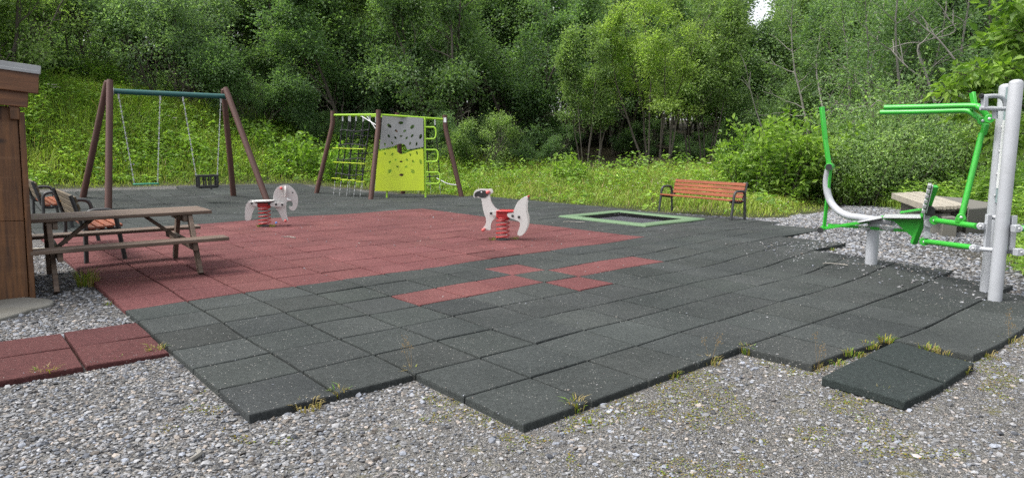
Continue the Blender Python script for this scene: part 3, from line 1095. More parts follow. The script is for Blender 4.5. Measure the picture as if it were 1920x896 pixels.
# ------------------------------------------------------------------ climbing frame
F_ft, R_ft, L_ft = gp(695, 373, 0), gp(866, 368.5, 0), at(593, 361, 19.6)
B_ft = L_ft + R_ft - F_ft; B_ft.z = 0
F_tp, R_tp, L_tp = at(709.5, 206, 18.50), at(834, 216, 19.10), at(624, 208, 19.5)
ZT = 2.36
ctr = (F_ft + R_ft + L_ft + B_ft) / 4
B_tp = L_tp + R_tp - F_tp; B_tp.z = 2.4
cf = thing("climbing_frame", "climbing frame with grey and lime panels, rope net and brown posts", "climbing frame", (ctr.x, ctr.y, 0))
CO = Vector((ctr.x, ctr.y, 0))
POST = {}
for nm, ft, tp in (('F', F_ft, F_tp), ('R', R_ft, R_tp), ('L', L_ft, L_tp), ('B', B_ft, B_tp)):
    ft = Vector((ft.x, ft.y, ft.z - 0.04))
    knee = tp + Vector((0, 0, -0.42)) + (ft - tp).normalized() * 0.02
    knee = Vector((tp.x, tp.y, tp.z - 0.38)) + Vector((ft.x - tp.x, ft.y - tp.y, 0)) * 0.03
    MB().tube([ft, ft.lerp(knee, 0.93), knee + (tp - knee) * 0.12, tp], [0.068, 0.066, 0.066, 0.066], 14).build("post", 'brown_post', cf, origin=CO)
    POST[nm] = tp
def rail(a, b, z0, z1, r=0.028):
    p, q = Vector((a.x, a.y, z0)), Vector((b.x, b.y, z1))
    MB().tube([p, q], r, 10).build("rail", 'lime_steel', cf, origin=CO)
    return p, q
zf, zl, zr, zb = F_tp.z - 0.13, L_tp.z - 0.12, R_tp.z - 0.12, 2.26
RAIL = {}
RAIL['FL'] = rail(POST['L'], POST['F'], zl, zf)
RAIL['FR'] = rail(POST['F'], POST['R'], zf, zr)
RAIL['LB'] = rail(POST['L'], POST['B'], zl, zb)
RAIL['BR'] = rail(POST['B'], POST['R'], zb, zr)
MB().box((R_tp.x + 0.01, R_tp.y - 0.072, R_tp.z - 0.14), (0.075, 0.006, 0.13)).build("label_plate", 'white_plastic', cf, origin=CO)

# the two boards of the front face: traced in the plane of the face
PY0 = 18.62
def pl(px, py):
    q = at(px, py, PY0)
    return (q.x, q.z)
def C1(cx, cy):                                          # crop pixels of the enlarged photograph -> photograph
    return 580 + cx / 4.4806, 190 + cy / 4.4806
def crop_poly(pts, k=0):
    P = [pl(*C1(*p)) for p in pts]
    return P
low = [(580, 420), (640, 408), (690, 398), (712, 392), (726, 402), (738, 425), (755, 440), (775, 446), (800, 440), (840, 422), (880, 410), (920, 403), (956, 399), (962, 560), (970, 748), (760, 750), (555, 752), (566, 600)]
up = [(606, 118), (780, 128), (952, 141), (956, 260), (957, 385), (920, 390), (880, 398), (845, 403), (822, 405), (815, 390), (805, 370), (790, 360), (765, 356), (740, 362), (700, 380), (650, 392), (588, 403), (598, 250)]
hl = [(635, 438, 6, 13, .1), (697, 446, 7, 13, -.4), (848, 448, 6, 12, .4), (904, 435, 6, 14, .2), (678, 512, 8, 13, -.6), (726, 493, 7, 9, -.7), (772, 507, 11, 7, 0), (821, 493, 7, 10, .8), (874, 507, 7, 13, .5), (936, 509, 9, 20, .3), (743, 551, 13, 8, -.3), (815, 550, 13, 8, .4), (678, 588, 12, 18, -.7), (776, 618, 17, 10, 0), (871, 588, 12, 18, .7)]
hu = [(667, 206, 12, 20, .8), (764, 181, 19, 11, 0), (861, 215, 12, 20, -.8), (726, 249, 8, 13, .9), (797, 250, 8, 13, -.9), (664, 292, 8, 14, .6), (720, 307, 7, 12, .7), (767, 293, 11, 7, 0), (815, 309, 7, 12, -.7), (861, 290, 8, 14, -.6), (932, 297, 10, 20, -.3), (633, 362, 6, 14, .1), (693, 351, 6, 12, .4), (844, 355, 6, 13, -.3), (899, 359, 6, 16, -.2)]
SCL = PY0 / FOC / 4.4806
def holes(hs):
    out = []
    for cx, cy, rx, ry, ro in hs:
        x, z = pl(*C1(cx, cy))
        out.append(ellipse(x, z, rx * 1.15 * SCL, ry * 1.1 * SCL, ro, 12))
    return out
lean = Matrix.Translation((0, PY0, 0)) @ Matrix(((1, 0, 0, 0), (0, 1, 0.10, -0.10), (0, 0, 1, 0), (0, 0, 0, 1)))
MB().plate(crop_poly(low), 0.022, holes(hl), lean).build("lower_panel", 'lime_board', cf, origin=CO)
MB().plate(crop_poly(up), 0.022, holes(hu), lean).build("upper_panel", 'grey_board', cf, origin=CO)
def lp(cx, cy, dy=0.0):
    x, z = pl(*C1(cx, cy))
    return Vector((x, PY0 + 0.10 * z - 0.10 + dy, z))
bar_top, bar_ft = lp(964, 128, 0.04), lp(979, 806, 0.04); bar_ft.z = -0.03
MB().tube([bar_ft, bar_top], 0.027, 10).build("upright", 'lime_steel', cf, origin=CO)
l_top, l_ft = lp(640, 112, 0.05), lp(654, 806, 0.05); l_ft.z = -0.03
MB().tube([l_ft, l_top], 0.027, 10).build("upright", 'lime_steel', cf, origin=CO)
for (y0, y1, x0, x1) in ((217, 316, 970, 1058), (408, 508, 972, 1078), (598, 692, 976, 1096)):
    pts = [lp(x0, y0, .04), lp((x0 + x1) / 2, y0, .04), lp(x1 - 14, y0 + 2, .04), lp(x1, y0 + 24, .04), lp(x1 + 2, (y0 + y1) / 2, .04), lp(x1, y1 - 22, .04), lp(x1 - 14, y1 - 2, .04), lp((x0 + x1) / 2, y1, .04), lp(x0, y1, .04)]
    MB().tube(spline(pts, 4, False), 0.023, 10).build("climbing_loop", 'lime_steel', cf, origin=CO)

# nets: front-left face, back faces
def facept(ra, rb, s, z, sag=0.0):
    p = ra.lerp(rb, s)
    return Vector((p.x, p.y, z))
def net(face, ss, zs, inset, z_low=0.42):
    a, b = RAIL[face]
    off = (Vector((ctr.x, ctr.y, 0)) - Vector(((a.x + b.x) / 2, (a.y + b.y) / 2, 0))).normalized() * inset
    m = MB(); hk, ch, kn = [], [], []
    for s in ss:
        t = facept(a, b, s, a.lerp(b, s).z) + off * 0.1
        g = facept(a, b, s, 0.0) - off * 0.35
        jx = 0.02 * math.sin(9 * s)
        mid = t.lerp(g, 0.5) + Vector((jx, 0, 0))
        lowp = t.lerp(g, 1 - z_low / t.z)
        m.tube(spline([t - Vector((0, 0, 0.16)), mid, lowp], 3, False), 0.017, 6)
        hk.append((t - Vector((0, 0, 0.17)), t - Vector((0, 0, 0.01))))
        ch.append((lowp, Vector((g.x, g.y, 0.0))))
        for z in zs:
            kn.append(t.lerp(g, 1 - z / t.z))
    for i, z in enumerate(zs):
        pts = []
        for s in ss:
            t = facept(a, b, s, a.lerp(b, s).z) + off * 0.1
            g = facept(a, b, s, 0.0) - off * 0.35
            p = t.lerp(g, 1 - z / t.z)
            p.z += 0.03 * math.sin(i * 2.1 + s * 9)
            pts.append(p)
        m.tube(spline(pts, 4, False), 0.016, 6)
    n_ = m.build("rope_net", 'rope_black', cf, origin=CO)
    for p, q in hk:
        MB().bar(p, q, 0.035, 0.045).build("shackle", 'galvanised', n_, origin=CO)
    for p, q in ch:
        c_ = MB(); chain(c_, p, q, 0.011, 0.05); c_.build("anchor_chain", 'galvanised', n_, origin=CO)
    for p in kn:
        MB().box(p, (0.05, 0.05, 0.05)).build("knot", 'charcoal_steel', n_, bevel=0.012, origin=CO)
    return a, b, off
a, b, off = net('FL', (0.16, 0.30, 0.46, 0.62, 0.76), (0.62, 1.05, 1.45, 1.85), 0.75)
for (z, s0, s1) in ((1.36, 0.10, 0.80), (0.96, 0.10, 0.80)):
    p = facept(a, b, s0, z) - off * 0.18; q = facept(a, b, s1, z - 0.03) - off * 0.18
    MB().bar(p, q, 0.10, 0.02).build("step", 'lime_board', cf, bevel=0.008, origin=CO)
for s0, s1, dz in ((0.10, 0.28, 0), (0.29, 0.46, -0.03), (0.47, 0.64, -0.04), (0.65, 0.82, -0.07)):
    p = facept(a, b, s0, 0.50 + dz) - off * 0.26; q = facept(a, b, s1, 0.50 + dz) - off * 0.26
    MB().bar(p, q, 0.10, 0.02).build("step", 'lime_board', cf, bevel=0.008, origin=CO)
net('LB', (0.25, 0.45, 0.65), (0.7, 1.2, 1.7), 0.3)
a, b, off = net('BR', (0.35, 0.62, 0.82), (0.55,), 0.3)
p = facept(a, b, 0.82, 0.5); q = R_ft + Vector((-0.05, 0, 0.32))
m = MB(); m.tube(spline([p, p.lerp(q, 0.5) - Vector((0, 0, 0.06)), q], 5, False), 0.014, 8)
m.build("guy_rope", 'white_plastic', cf, origin=CO)
for s0, z0, s1, z1 in ((0.75, 2.25, 1.0, 1.75), (0.62, 2.25, 0.99, 1.95)):
    p = facept(*RAIL['FL'], s0, z0); q = facept(*RAIL['FL'], s1, z1)
    MB().tube([p, q], 0.012, 6).build("stay_rope", 'galvanised', cf, origin=CO)

# ------------------------------------------------------------------ spring riders
def spring_part(root, R, z0, z1, turns, wire=0.0105, name="spring"):
    pts = []
    n = turns * 22
    for k in range(n + 1):
        t = k / n
        a = 2 * PI * turns * t + 0.6
        r = R * (1.0 - 0.04 * t)
        pts.append((r * math.cos(a), r * math.sin(a), z0 + (z1 - z0) * t))
    MB().tube(pts, wire, 8).build(name, 'red_steel', root)

def rider_base(root, R):
    MB().cyl((0, 0, 0.012), (0, 0, 1), R * 1.1, 0.016, 20).build("base_plate", 'charcoal_steel', root)

def sp2(pts, fn, k=3):
    return [(q[0], q[1]) for q in spline([(*fn(p), 0) for p in pts], k)]

def bolts(root, pts, y, r=0.020):
    for x, z in pts:
        MB().dome((x, y, z), (0, -1 if y < 0 else 1, 0), r, r * 0.7).build("bolt", 'black_plastic', root)

# elephant: traced at 8.144 px per photo pixel
K = 11.53 / FOC
e_c = gp(497, 424, 0.0)
def EL(p):
    px, py = 440 + p[0] / 8.144, 330 + p[1] / 8.144
    return ((px - 497) * K, (426 - py) * K)
el = thing("spring_rider", "pale grey elephant spring rider on a red coil spring", "spring rider", (e_c.x, e_c.y, 0), 0.33, "spring riders on the red tiles")
head = [(722, 697), (700, 640), (672, 570), (640, 520), (612, 478), (606, 430), (603, 370), (606, 320), (618, 270), (642, 222), (682, 180), (735, 156), (800, 150), (858, 165), (908, 212), (945, 270), (966, 335), (970, 400), (962, 455), (944, 505), (920, 540), (890, 552), (852, 540), (832, 515), (830, 492), (845, 478), (862, 490), (878, 482), (888, 458), (884, 424), (868, 406), (838, 402), (802, 416), (792, 445), (788, 540), (795, 620), (808, 690), (800, 708), (760, 716)]
MB().plate(sp2(head, EL), 0.022).build("head_panel", 'white_board', el, bevel=0.003)
rear = [(300, 370), (252, 384), (216, 428), (196, 480), (184, 565), (180, 655), (198, 680), (234, 686), (260, 675), (276, 640), (286, 590), (310, 530), (340, 470), (352, 410), (335, 378)]
MB().plate(sp2(rear, EL), 0.022).build("rear_leg_panel", 'white_board', el, bevel=0.003)
for sg in (-1, 1):
    m = MB()
    fr_ = Matrix.Translation((0, sg * 0.065, 0))
    m.plate([(q[0], q[1]) for q in spline([(*EL(p), 0) for p in ((570, 418), (735, 416), (762, 450), (738, 484), (570, 474))], 3)], 0.018, frame=fr_)
    m.build("side_link", 'white_board', el, bevel=0.003)
    m = MB()
    m.plate([(q[0], q[1]) for q in spline([(*EL(p), 0) for p in ((275, 392), (360, 412), (365, 462), (285, 448), (264, 420))], 3)], 0.018, frame=fr_)
    m.build("side_link", 'white_board', el, bevel=0.003)
    bolts(el, [EL(p) for p in ((640, 442), (730, 450), (540, 434), (290, 417))], sg * 0.078)
    x, z = EL((775, 245))
    ear = Matrix.Translation((x, sg * 0.012, z)) @ Matrix.Rotation(sg * 1.36, 4, 'Z')
    MB().plate(ellipse(0.055, 0.0, 0.055, 0.095, 0, 18), 0.018, frame=ear).build("ear", 'white_board', el, bevel=0.003)
    x, z = EL((893, 268))
    MB().dome((x, sg * 0.011, z), (0, sg, 0), 0.013, 0.006).build("eye", 'charcoal_steel', el)
    x, z = EL((838, 380))
    MB().tube(spline([(x - .03, sg * 0.012, z + .015), (x, sg * 0.06, z), (x + .035, sg * 0.075, z + .004)], 3, False), [0.014, 0.013, 0.012, 0.012, 0.010, 0.009, 0.006], 8).build("tusk", 'white_plastic', el)
    for (cx, cy), nm in (((728, 193), "handle"), ((768, 697), "foot_peg")):
        x, z = EL((cx, cy))
        MB().tube([(x, sg * 0.01, z), (x, sg * 0.13, z), (x, sg * 0.16, z)], [0.018, 0.022, 0.024], 12, round_end=True).build(nm, 'pink_plastic', el)
x0, z0 = EL((290, 376)); x1, z1 = EL((622, 404))
m = MB(); m.plate(ellipse((x0 + x1) / 2, 0, (x1 - x0) / 2, 0.13, 0, 28), 0.022, frame=Matrix.Translation((0, 0, z0 - 0.014)) @ Matrix.Rotation(PI / 2, 4, 'X'))
m.build("seat", 'white_board', el, bevel=0.005)
m = MB(); m.plate(ellipse((x0 + x1) / 2, 0, (x1 - x0) / 2 - 0.012, 0.118, 0, 28), 0.012, frame=Matrix.Translation((0, 0, z0 - 0.033)) @ Matrix.Rotation(PI / 2, 4, 'X'))
m.build("seat_edge", 'black_plastic', el)
xa, za = EL((362, 418)); xb, zb_ = EL((575, 470))
MB().box(((xa + xb) / 2, 0, (za + zb_) / 2), (xb - xa, 0.112, za - zb_)).cyl(((xa + xb) / 2, 0, zb_ - 0.012), (0, 0, 1), 0.108, 0.022, 20).build("saddle_box", 'red_steel', el, bevel=0.006)
spring_part(el, 0.100, 0.018, zb_ - 0.02, 5)
rider_base(el, 0.10)

# sheep: traced at 7.467 px per photo pixel
K2 = 9.87 / FOC
s_c = gp(943, 450, 0.0)
def SH(p):
    px, py = 870 + p[0] / 7.467, 340 + p[1] / 7.467
    return ((px - 943) * K2, (450.5 - py) * K2)
sh = thing("spring_rider", "pale grey black-faced sheep spring rider on a red coil spring", "spring rider", (s_c.x, s_c.y, 0), -0.15, "spring riders on the red tiles")
hd = [(128, 215), (129, 180), (142, 145), (170, 119), (220, 106), (290, 106), (340, 108), (378, 104), (402, 122), (406, 150), (392, 170), (366, 186), (369, 232), (386, 292), (420, 345), (460, 385), (500, 402), (505, 470), (462, 480), (432, 522), (400, 552), (380, 592), (372, 640), (371, 672), (354, 689), (328, 681), (285, 690), (262, 668), (272, 642), (298, 606), (306, 560), (300, 510), (280, 460), (265, 400), (251, 320), (240, 255), (224, 236), (180, 229), (142, 231)]
MB().plate(sp2(hd, SH), 0.022).build("head_panel", 'white_board', sh, bevel=0.003)
face = [(140, 205), (150, 165), (190, 140), (240, 128), (290, 130), (330, 150), (346, 175), (320, 205), (290, 228), (250, 232), (215, 222), (192, 207), (180, 216), (152, 222)]
rr = [(622, 455), (640, 432), (690, 425), (712, 400), (740, 332), (765, 282), (802, 245), (842, 217), (880, 205), (914, 214), (896, 260), (886, 320), (889, 420), (906, 480), (913, 540), (906, 610), (880, 680), (842, 732), (800, 748), (770, 733), (770, 700), (790, 650), (802, 600), (800, 562), (770, 540), (720, 520), (660, 500), (632, 482)]
for sg in (-1, 1):
    fr_ = Matrix.Translation((0, sg * 0.0135, 0))
    MB().plate(sp2(face, SH), 0.006, frame=fr_).build("face_patch", 'black_plastic', sh)
    x, z = SH((245, 152))
    MB().dome((x, sg * 0.017, z), (0, sg, 0), 0.011, 0.006).build("eye", 'white_plastic', sh)
    MB().plate(sp2(rr, SH), 0.022, frame=Matrix.Translation((0, sg * 0.10, 0))).build("hind_panel", 'white_board', sh, bevel=0.003)
    m = MB(); m.plate(sp2(((362, 440), (380, 414), (480, 410), (500, 440), (480, 472), (382, 472)), SH), 0.018, frame=Matrix.Translation((0, sg * 0.055, 0)))
    m.build("side_link", 'white_board', sh, bevel=0.003)
    bolts(sh, [SH(p) for p in ((385, 440), (480, 441))], sg * 0.066)
    bolts(sh, [SH(p) for p in ((698, 469), (787, 484))], sg * 0.112)
    for (cx, cy), nm in (((352, 146), "handle"), ((286, 672), "foot_peg")):
        x, z = SH((cx, cy))
        MB().tube([(x, sg * 0.01, z), (x, sg * 0.13, z), (x, sg * 0.16, z)], [0.018, 0.022, 0.025], 12, round_end=True).build(nm, 'pink_plastic', sh)
xa, za = SH((462, 418)); xb, zb2 = SH((660, 500))
MB().box(((xa + xb) / 2, 0, (za + zb2) / 2), (xb - xa, 0.17, za - zb2)).cyl(((xa + xb) / 2 - 0.005, 0, zb2 - 0.012), (0, 0, 1), 0.105, 0.022, 20).build("saddle_box", 'red_steel', sh, bevel=0.006)
xa, za = SH((468, 403)); xb, _ = SH((712, 403))
MB().box(((xa + xb) / 2, 0, za - 0.008), (xb - xa, 0.24, 0.022)).build("seat", 'red_steel', sh, bevel=0.008)
pa, pb = SH((884, 250)), SH((912, 205))
MB().bar((pa[0], 0, pa[1]), (pb[0], 0, pb[1] + 0.01), 0.22, 0.018, up=(1, 0, 0.4)).build("backrest", 'red_steel', sh, bevel=0.005)
spring_part(sh, 0.096, 0.018, zb2 - 0.02, 5)
rider_base(sh, 0.096)

# ------------------------------------------------------------------ trampoline let into the paving
o0, o1, q0, q1 = TR_OUT
i0, i1, j0, j1 = TR_IN
def gxy(b, u, z):
    x, y = grid_xy(b, u)
    return Vector((float(x), float(y), z))
tc = gxy((o0 + o1) / 2, (q0 + q1) / 2, 0)
tr = thing("trampoline", "sunken trampoline with soft green surround and black woven bed", "trampoline", tc)
outer = [(o0, q0), (o1, q0), (o1, q1), (o0, q1)]
inner = [(i0, j0), (i1, j0), (i1, j1), (i0, j1)]
for k in range(4):
    a0, a1, b1_, b0_ = outer[k], outer[(k + 1) % 4], inner[(k + 1) % 4], inner[k]
    V, n = [], 14
    for i in range(n + 1):
        t = i / n
        A = (a0[0] + (a1[0] - a0[0]) * t, a0[1] + (a1[1] - a0[1]) * t)
        B = (b0_[0] + (b1_[0] - b0_[0]) * t, b0_[1] + (b1_[1] - b0_[1]) * t)
        prof = [(0.0, 0.004), (0.02, 0.020), (0.10, 0.034), (0.5, 0.040), (0.90, 0.034), (0.97, 0.026), (1.0, 0.012)]
        for s, z in prof:
            p = gxy(A[0] + (B[0] - A[0]) * s, A[1] + (B[1] - A[1]) * s, 0)
            p.z = float(mat_z(p.x, p.y)) * 0.6 + z
            V.append(p)
    m_ = 7
    Fs = [(i * m_ + j, (i + 1) * m_ + j, (i + 1) * m_ + j + 1, i * m_ + j + 1) for i in range(n) for j in range(m_ - 1)]
    MB().mesh(V, Fs).build("surround_pad", 'sage_frame', tr, origin=tc)
ins = 0.10
V = []
NB = 10
for i in range(NB + 1):
    for j in range(NB + 1):
        V.append(gxy(i0 - 0.02 + (i1 - i0 + 0.04) * i / NB, j0 - 0.02 + (j1 - j0 + 0.04) * j / NB, -0.040))
MB().mesh(V, [(i * (NB + 1) + j, (i + 1) * (NB + 1) + j, (i + 1) * (NB + 1) + j + 1, i * (NB + 1) + j + 1) for i in range(NB) for j in range(NB)]).build("bed", 'trampoline_weave', tr, origin=tc)

bo = [(i0 - .02, j0 - .02), (i1 + .02, j0 - .02), (i1 + .02, j1 + .02), (i0 - .02, j1 + .02)]
bi_ = [(i0 + .26, j0 + .26), (i1 - .26, j0 + .26), (i1 - .26, j1 - .26), (i0 + .26, j1 - .26)]
V = [gxy(*q, 0.008) for q in bo] + [gxy(*q, -0.030) for q in bi_]
MB().mesh(V, [(k, (k + 1) % 4, (k + 1) % 4 + 4, k + 4) for k in range(4)]).build("bed_border", 'black_cloth', tr, origin=tc)

# ------------------------------------------------------------------ exercise machine
PF, PB = gp(1865, 563, 0.0), gp(1849, 545, 0.0)
mc = thing("exercise_machine", "grey and green outdoor leg press machine with white seat and long push handles", "exercise machine", ((PF.x + PB.x) / 2, (PF.y + PB.y) / 2, 0))
MO = Vector(((PF.x + PB.x) / 2, (PF.y + PB.y) / 2, 0))
LAT = Vector((0.53, 0.848, 0))                            # across the machine
def Yp(px):
    return 6.15 + (1831 - px) * 0.0078
def M(px, py, lat=0.0, Y=None):
    return at(px, py, Y if Y else Yp(px)) + LAT * lat
def part(m, name, mat_, bevel=0.0, parent=None):
    o = m.build(name, mat_, parent or mc, bevel=bevel, origin=MO)
    return o
for P, ztop in ((PF, at(1912, 149, PF.y).z), (PB, at(1897, 157, PB.y).z)):
    part(MB().tube([Vector((P.x, P.y, -0.03)), Vector((P.x, P.y, 1.0)), Vector((P.x, P.y, ztop))], 0.054, 20, round_end=True), "main_post", 'machine_grey')
dP = (PB - PF)
pm = PF.lerp(PB, 0.52)
pn = Vector((dP.y, -dP.x, 0)).normalized()
ang = math.atan2(dP.y, dP.x)
Rz = Matrix.Rotation(ang, 3, 'Z')
pnl = part(MB().box((pm.x, pm.y, 1.38), (dP.length - 0.09, 0.014, 1.05), Rz), "sign_board", 'panel_teal')
part(MB().box(Vector((pm.x, pm.y, 1.30)) - pn * 0.010, (dP.length - 0.16, 0.004, 0.62), Rz), "instruction_label", 'white_plastic', parent=None)
for z in (0.92, 1.12, 1.33, 1.55, 1.76):
    for P, s in ((PF, 1), (PB, -1)):
        q = P + dP.normalized() * s * 0.062
        part(MB().dome((q.x - pn.x * 0.012, q.y - pn.y * 0.012, z), -pn, 0.012, 0.010), "bolt", 'galvanised')
# upper grip
G = 6.1
part(MB().tube([M(1838, 203, Y=G), M(1898, 205, Y=6.05)], 0.020, 12), "crossarm", 'machine_grey')
part(MB().tube(spline([M(1841, 182, Y=G), M(1858, 180.5, Y=G), M(1872, 181, Y=G), M(1882, 187, Y=G), M(1886, 201, Y=G)], 4, False), 0.019, 12), "grip", 'machine_grey')
part(MB().tube([M(1838, 180.5, Y=G), M(1842, 180.5, Y=G)], 0.023, 12), "grip_cap", 'black_plastic')
part(MB().bar(M(1846, 182, Y=G), M(1846, 203, Y=G), 0.035, 0.05), "grip_strut", 'machine_grey', 0.003)
part(MB().tube([M(1866, 206, Y=G), M(1865.5, 223, Y=G)], 0.022, 12), "stop", 'machine_grey')
# push handles
part(MB().tube(spline([M(1658, 202, Y=6.85), M(1740, 200.5, Y=6.60), M(1822, 198.5, Y=6.36), M(1836, 202, Y=6.3), M(1846, 212, Y=6.28), M(1855, 224, Y=6.26)], 4, False), 0.026, 14), "handle", 'machine_green')
part(MB().tube(spline([M(1651, 211, Y=7.15), M(1720, 210, Y=6.9), M(1798, 208, Y=6.66), M(1815, 209, Y=6.6), M(1826, 215, Y=6.56), M(1842, 228, Y=6.5)], 4, False), 0.026, 14), "handle", 'machine_green')
part(MB().tube([M(1822, 203, Y=6.58), M(1841, 200, Y=6.3)], 0.024, 12), "handle_crossbar", 'machine_green')
for px, py, Y in ((1855, 223, 6.26), (1842, 227, 6.5)):
    j = part(MB().cyl(M(px, py, Y=Y), LAT, 0.040, 0.055, 18), "pivot", 'machine_green', 0.004)
    part(MB().dome(M(px, py, Y=Y) - LAT * 0.028, -LAT, 0.014, 0.010), "pivot_bolt", 'galvanised', parent=None)
part(MB().bar(M(1849, 232, Y=6.4), M(1843, 254, Y=6.42), 0.05, 0.05), "link_arm", 'machine_green', 0.012)
part(MB().bar(M(1827, 196, Y=6.36), M(1823, 174, Y=6.40), 0.03, 0.055, up=(0, 1, 0)), "lever_plate", 'machine_green', 0.006)
part(MB().tube([M(1841, 250, Y=6.42), M(1802, 410, Y=6.38)], 0.027, 14), "push_rod", 'machine_green')
part(MB().cyl(M(1802, 408, Y=6.38), LAT, 0.040, 0.06, 18).bar(M(1802, 408, Y=6.38), M(1801, 417, Y=6.38), 0.075, 0.06), "rod_bracket", 'machine_green', 0.004)
part(MB().dome(M(1802, 407, Y=6.38) - LAT * 0.032, -LAT, 0.014, 0.010), "bracket_bolt", 'galvanised')
# links to the posts
part(MB().tube([M(1752, 413), M(1831, 424)], 0.027, 14), "upper_link", 'machine_green')
part(MB().tube([M(1735, 452.5), M(1824, 464)], 0.027, 14), "lower_link", 'machine_green')
for px, py in ((1752, 413), (1733, 452.5)):
    part(MB().cyl(M(px, py), LAT, 0.044, 0.06, 18), "link_eye", 'machine_green', 0.004)
    part(MB().dome(M(px, py) - LAT * 0.032, -LAT, 0.015, 0.010), "eye_bolt", 'galvanised')
for px, py, dx in ((1838, 424, 0), (1824, 465, 0), (1910, 428, 1), (1914, 472, 1)):
    Y = 6.12 if not dx else 5.78
    part(MB().cyl(M(px, py, Y=Y), LAT, 0.030, 0.06, 18).bar(M(px, py, Y=Y), M(px + (11 if not dx else -11), py + 1, Y=Y), 0.06, 0.062), "clevis", 'machine_grey', 0.004)
    part(MB().dome(M(px, py, Y=Y) - LAT * 0.031, -LAT, 0.013, 0.010), "clevis_bolt", 'galvanised')
part(MB().tube([M(1833, 466, Y=6.12), M(1922, 474, Y=5.78)], 0.021, 12), "lower_axle", 'machine_grey')
part(MB().tube([M(1858, 407, Y=6.12), M(1890, 410, Y=6.02)], 0.021, 12), "upper_axle", 'machine_grey')
part(MB().bar(M(1854, 402, Y=6.10), M(1849.5, 464, Y=6.10), 0.045, 0.035, up=(0, 1, 0)), "side_plate", 'machine_grey', 0.004)
part(MB().bar(M(1901, 404, Y=5.86), M(1896, 469, Y=5.86), 0.045, 0.035, up=(0, 1, 0)), "side_plate", 'machine_grey', 0.004)
part(MB().tube([M(1914, 428, Y=5.78), M(2010, 438, Y=5.50)], 0.027, 12), "far_side_link", 'machine_green')
# seat frame
part(MB().bar(M(1753, 349), M(1713, 456), 0.055, 0.05, up=(0, 1, 0)), "back_bar", 'machine_green', 0.004)
gs = [M(1672, 411), M(1729, 409), M(1714, 447)]
part(MB().mesh([q - LAT * 0.012 for q in gs] + [q + LAT * 0.012 for q in gs], [(0, 1, 2), (5, 4, 3), (0, 3, 4, 1), (1, 4, 5, 2), (2, 5, 3, 0)]), "gusset", 'machine_green')
part(MB().bar(M(1655, 408.5), M(1732, 412), 0.06, 0.05), "seat_beam", 'machine_green', 0.006)
def latplate(a, b, w, t, name, mat_):
    a, b = Vector(a), Vector(b)
    d = (b - a).normalized()
    nrm = d.cross(LAT).normalized()
    if nrm.z < 0: nrm = -nrm
    R = Matrix((d, LAT.normalized(), d.cross(LAT.normalized()))).transposed()
    return part(MB().box((a + b) / 2, ((b - a).length, w, t), R), name, mat_, 0.004)
latplate(M(1657, 405.5), M(1727, 405.5), 0.40, 0.022, "seat", 'steel_plate')
latplate(M(1610, 415), M(1655, 406.5), 0.34, 0.018, "seat_front", 'steel_plate')
m = MB()
A0, B0 = M(1731, 398), M(1744, 343)
d = B0 - A0
for k in range(6):
    p, q = A0 + d * (k / 6 + 0.012), A0 + d * ((k + 0.80) / 6)
    u = (q - p).normalized()
    R = Matrix((u, LAT.normalized(), u.cross(LAT.normalized()))).transposed()
    m.box((p + q) / 2, ((q - p).length, 0.40, 0.034), R)
part(m, "backrest", 'steel_plate', 0.005)
A1 = M(1736.5, 398); B1 = M(1749, 347)
latplate(A1, B1, 0.30, 0.012, "backrest_plate", 'steel_plate')
part(MB().tube([M(1688, 401, 0.18), M(1726, 395, 0.15)], 0.014, 10), "brace", 'machine_green')
part(MB().bar(M(1738, 400), M(1738, 447), 0.06, 0.02, up=(0, 1, 0)).cyl(M(1738, 440), LAT, 0.036, 0.05, 18).cyl(M(1742, 418), LAT, 0.045, 0.04, 18), "swing_link", 'machine_grey', 0.004)
part(MB().cyl(M(1743, 395), LAT, 0.050, 0.07, 18), "stop_buffer", 'black_plastic', 0.004)
# grey pole and curved tube
pp = gp(1633, 494, 0.0)
ptop = at(1640, 414, pp.y)
part(MB().tube([Vector((pp.x, pp.y, -0.03)), Vector((pp.x, pp.y, ptop.z))], 0.066, 20), "pedestal", 'machine_grey')
cv = [M(1555, 313), M(1550, 336), M(1551, 358), M(1558, 379), M(1573, 396), M(1592, 405), M(1612, 408), M(1640, 412), M(1676, 416)]
part(MB().tube(spline(cv, 5, False), 0.042, 16), "curved_tube", 'machine_grey')
part(MB().bar(M(1541, 201), M(1547.5, 262), 0.045, 0.055, up=(0, 1, 0)).bar(M(1547, 258), M(1555, 313), 0.045, 0.05, up=(0, 1, 0)), "foot_lever", 'machine_green', 0.005)
part(MB().cyl(M(1556, 313), LAT, 0.046, 0.20, 18), "lever_hub", 'machine_green', 0.004)
part(MB().cyl(M(1556, 313) - LAT * 0.102, LAT, 0.039, 0.012, 18), "hub_cap", 'black_plastic')
part(MB().bar(M(1557, 317), M(1545, 428), 0.035, 0.035, up=(0, 1, 0)), "lower_lever", 'machine_green', 0.004)
part(MB().cyl(M(1542, 429), LAT, 0.034, 0.36, 18), "foot_bar", 'machine_green', 0.004)
part(MB().cyl(M(1542, 429) - LAT * 0.186, LAT, 0.037, 0.014, 18), "foot_bar_cap", 'black_plastic')
part(MB().bar(M(1546, 428), M(1656, 411), 0.032, 0.036), "linkage_bar", 'machine_green', 0.004)
part(MB().bar(M(1551, 424, 0.15), M(1698, 435, 0.15), 0.03, 0.034), "linkage_bar", 'machine_green', 0.004)
for px, py in ((1622, 429), (1664, 430)):
    part(MB().box(M(px, py, 0.1), (0.11, 0.16, 0.03)), "foot_pad", 'steel_plate', 0.005)

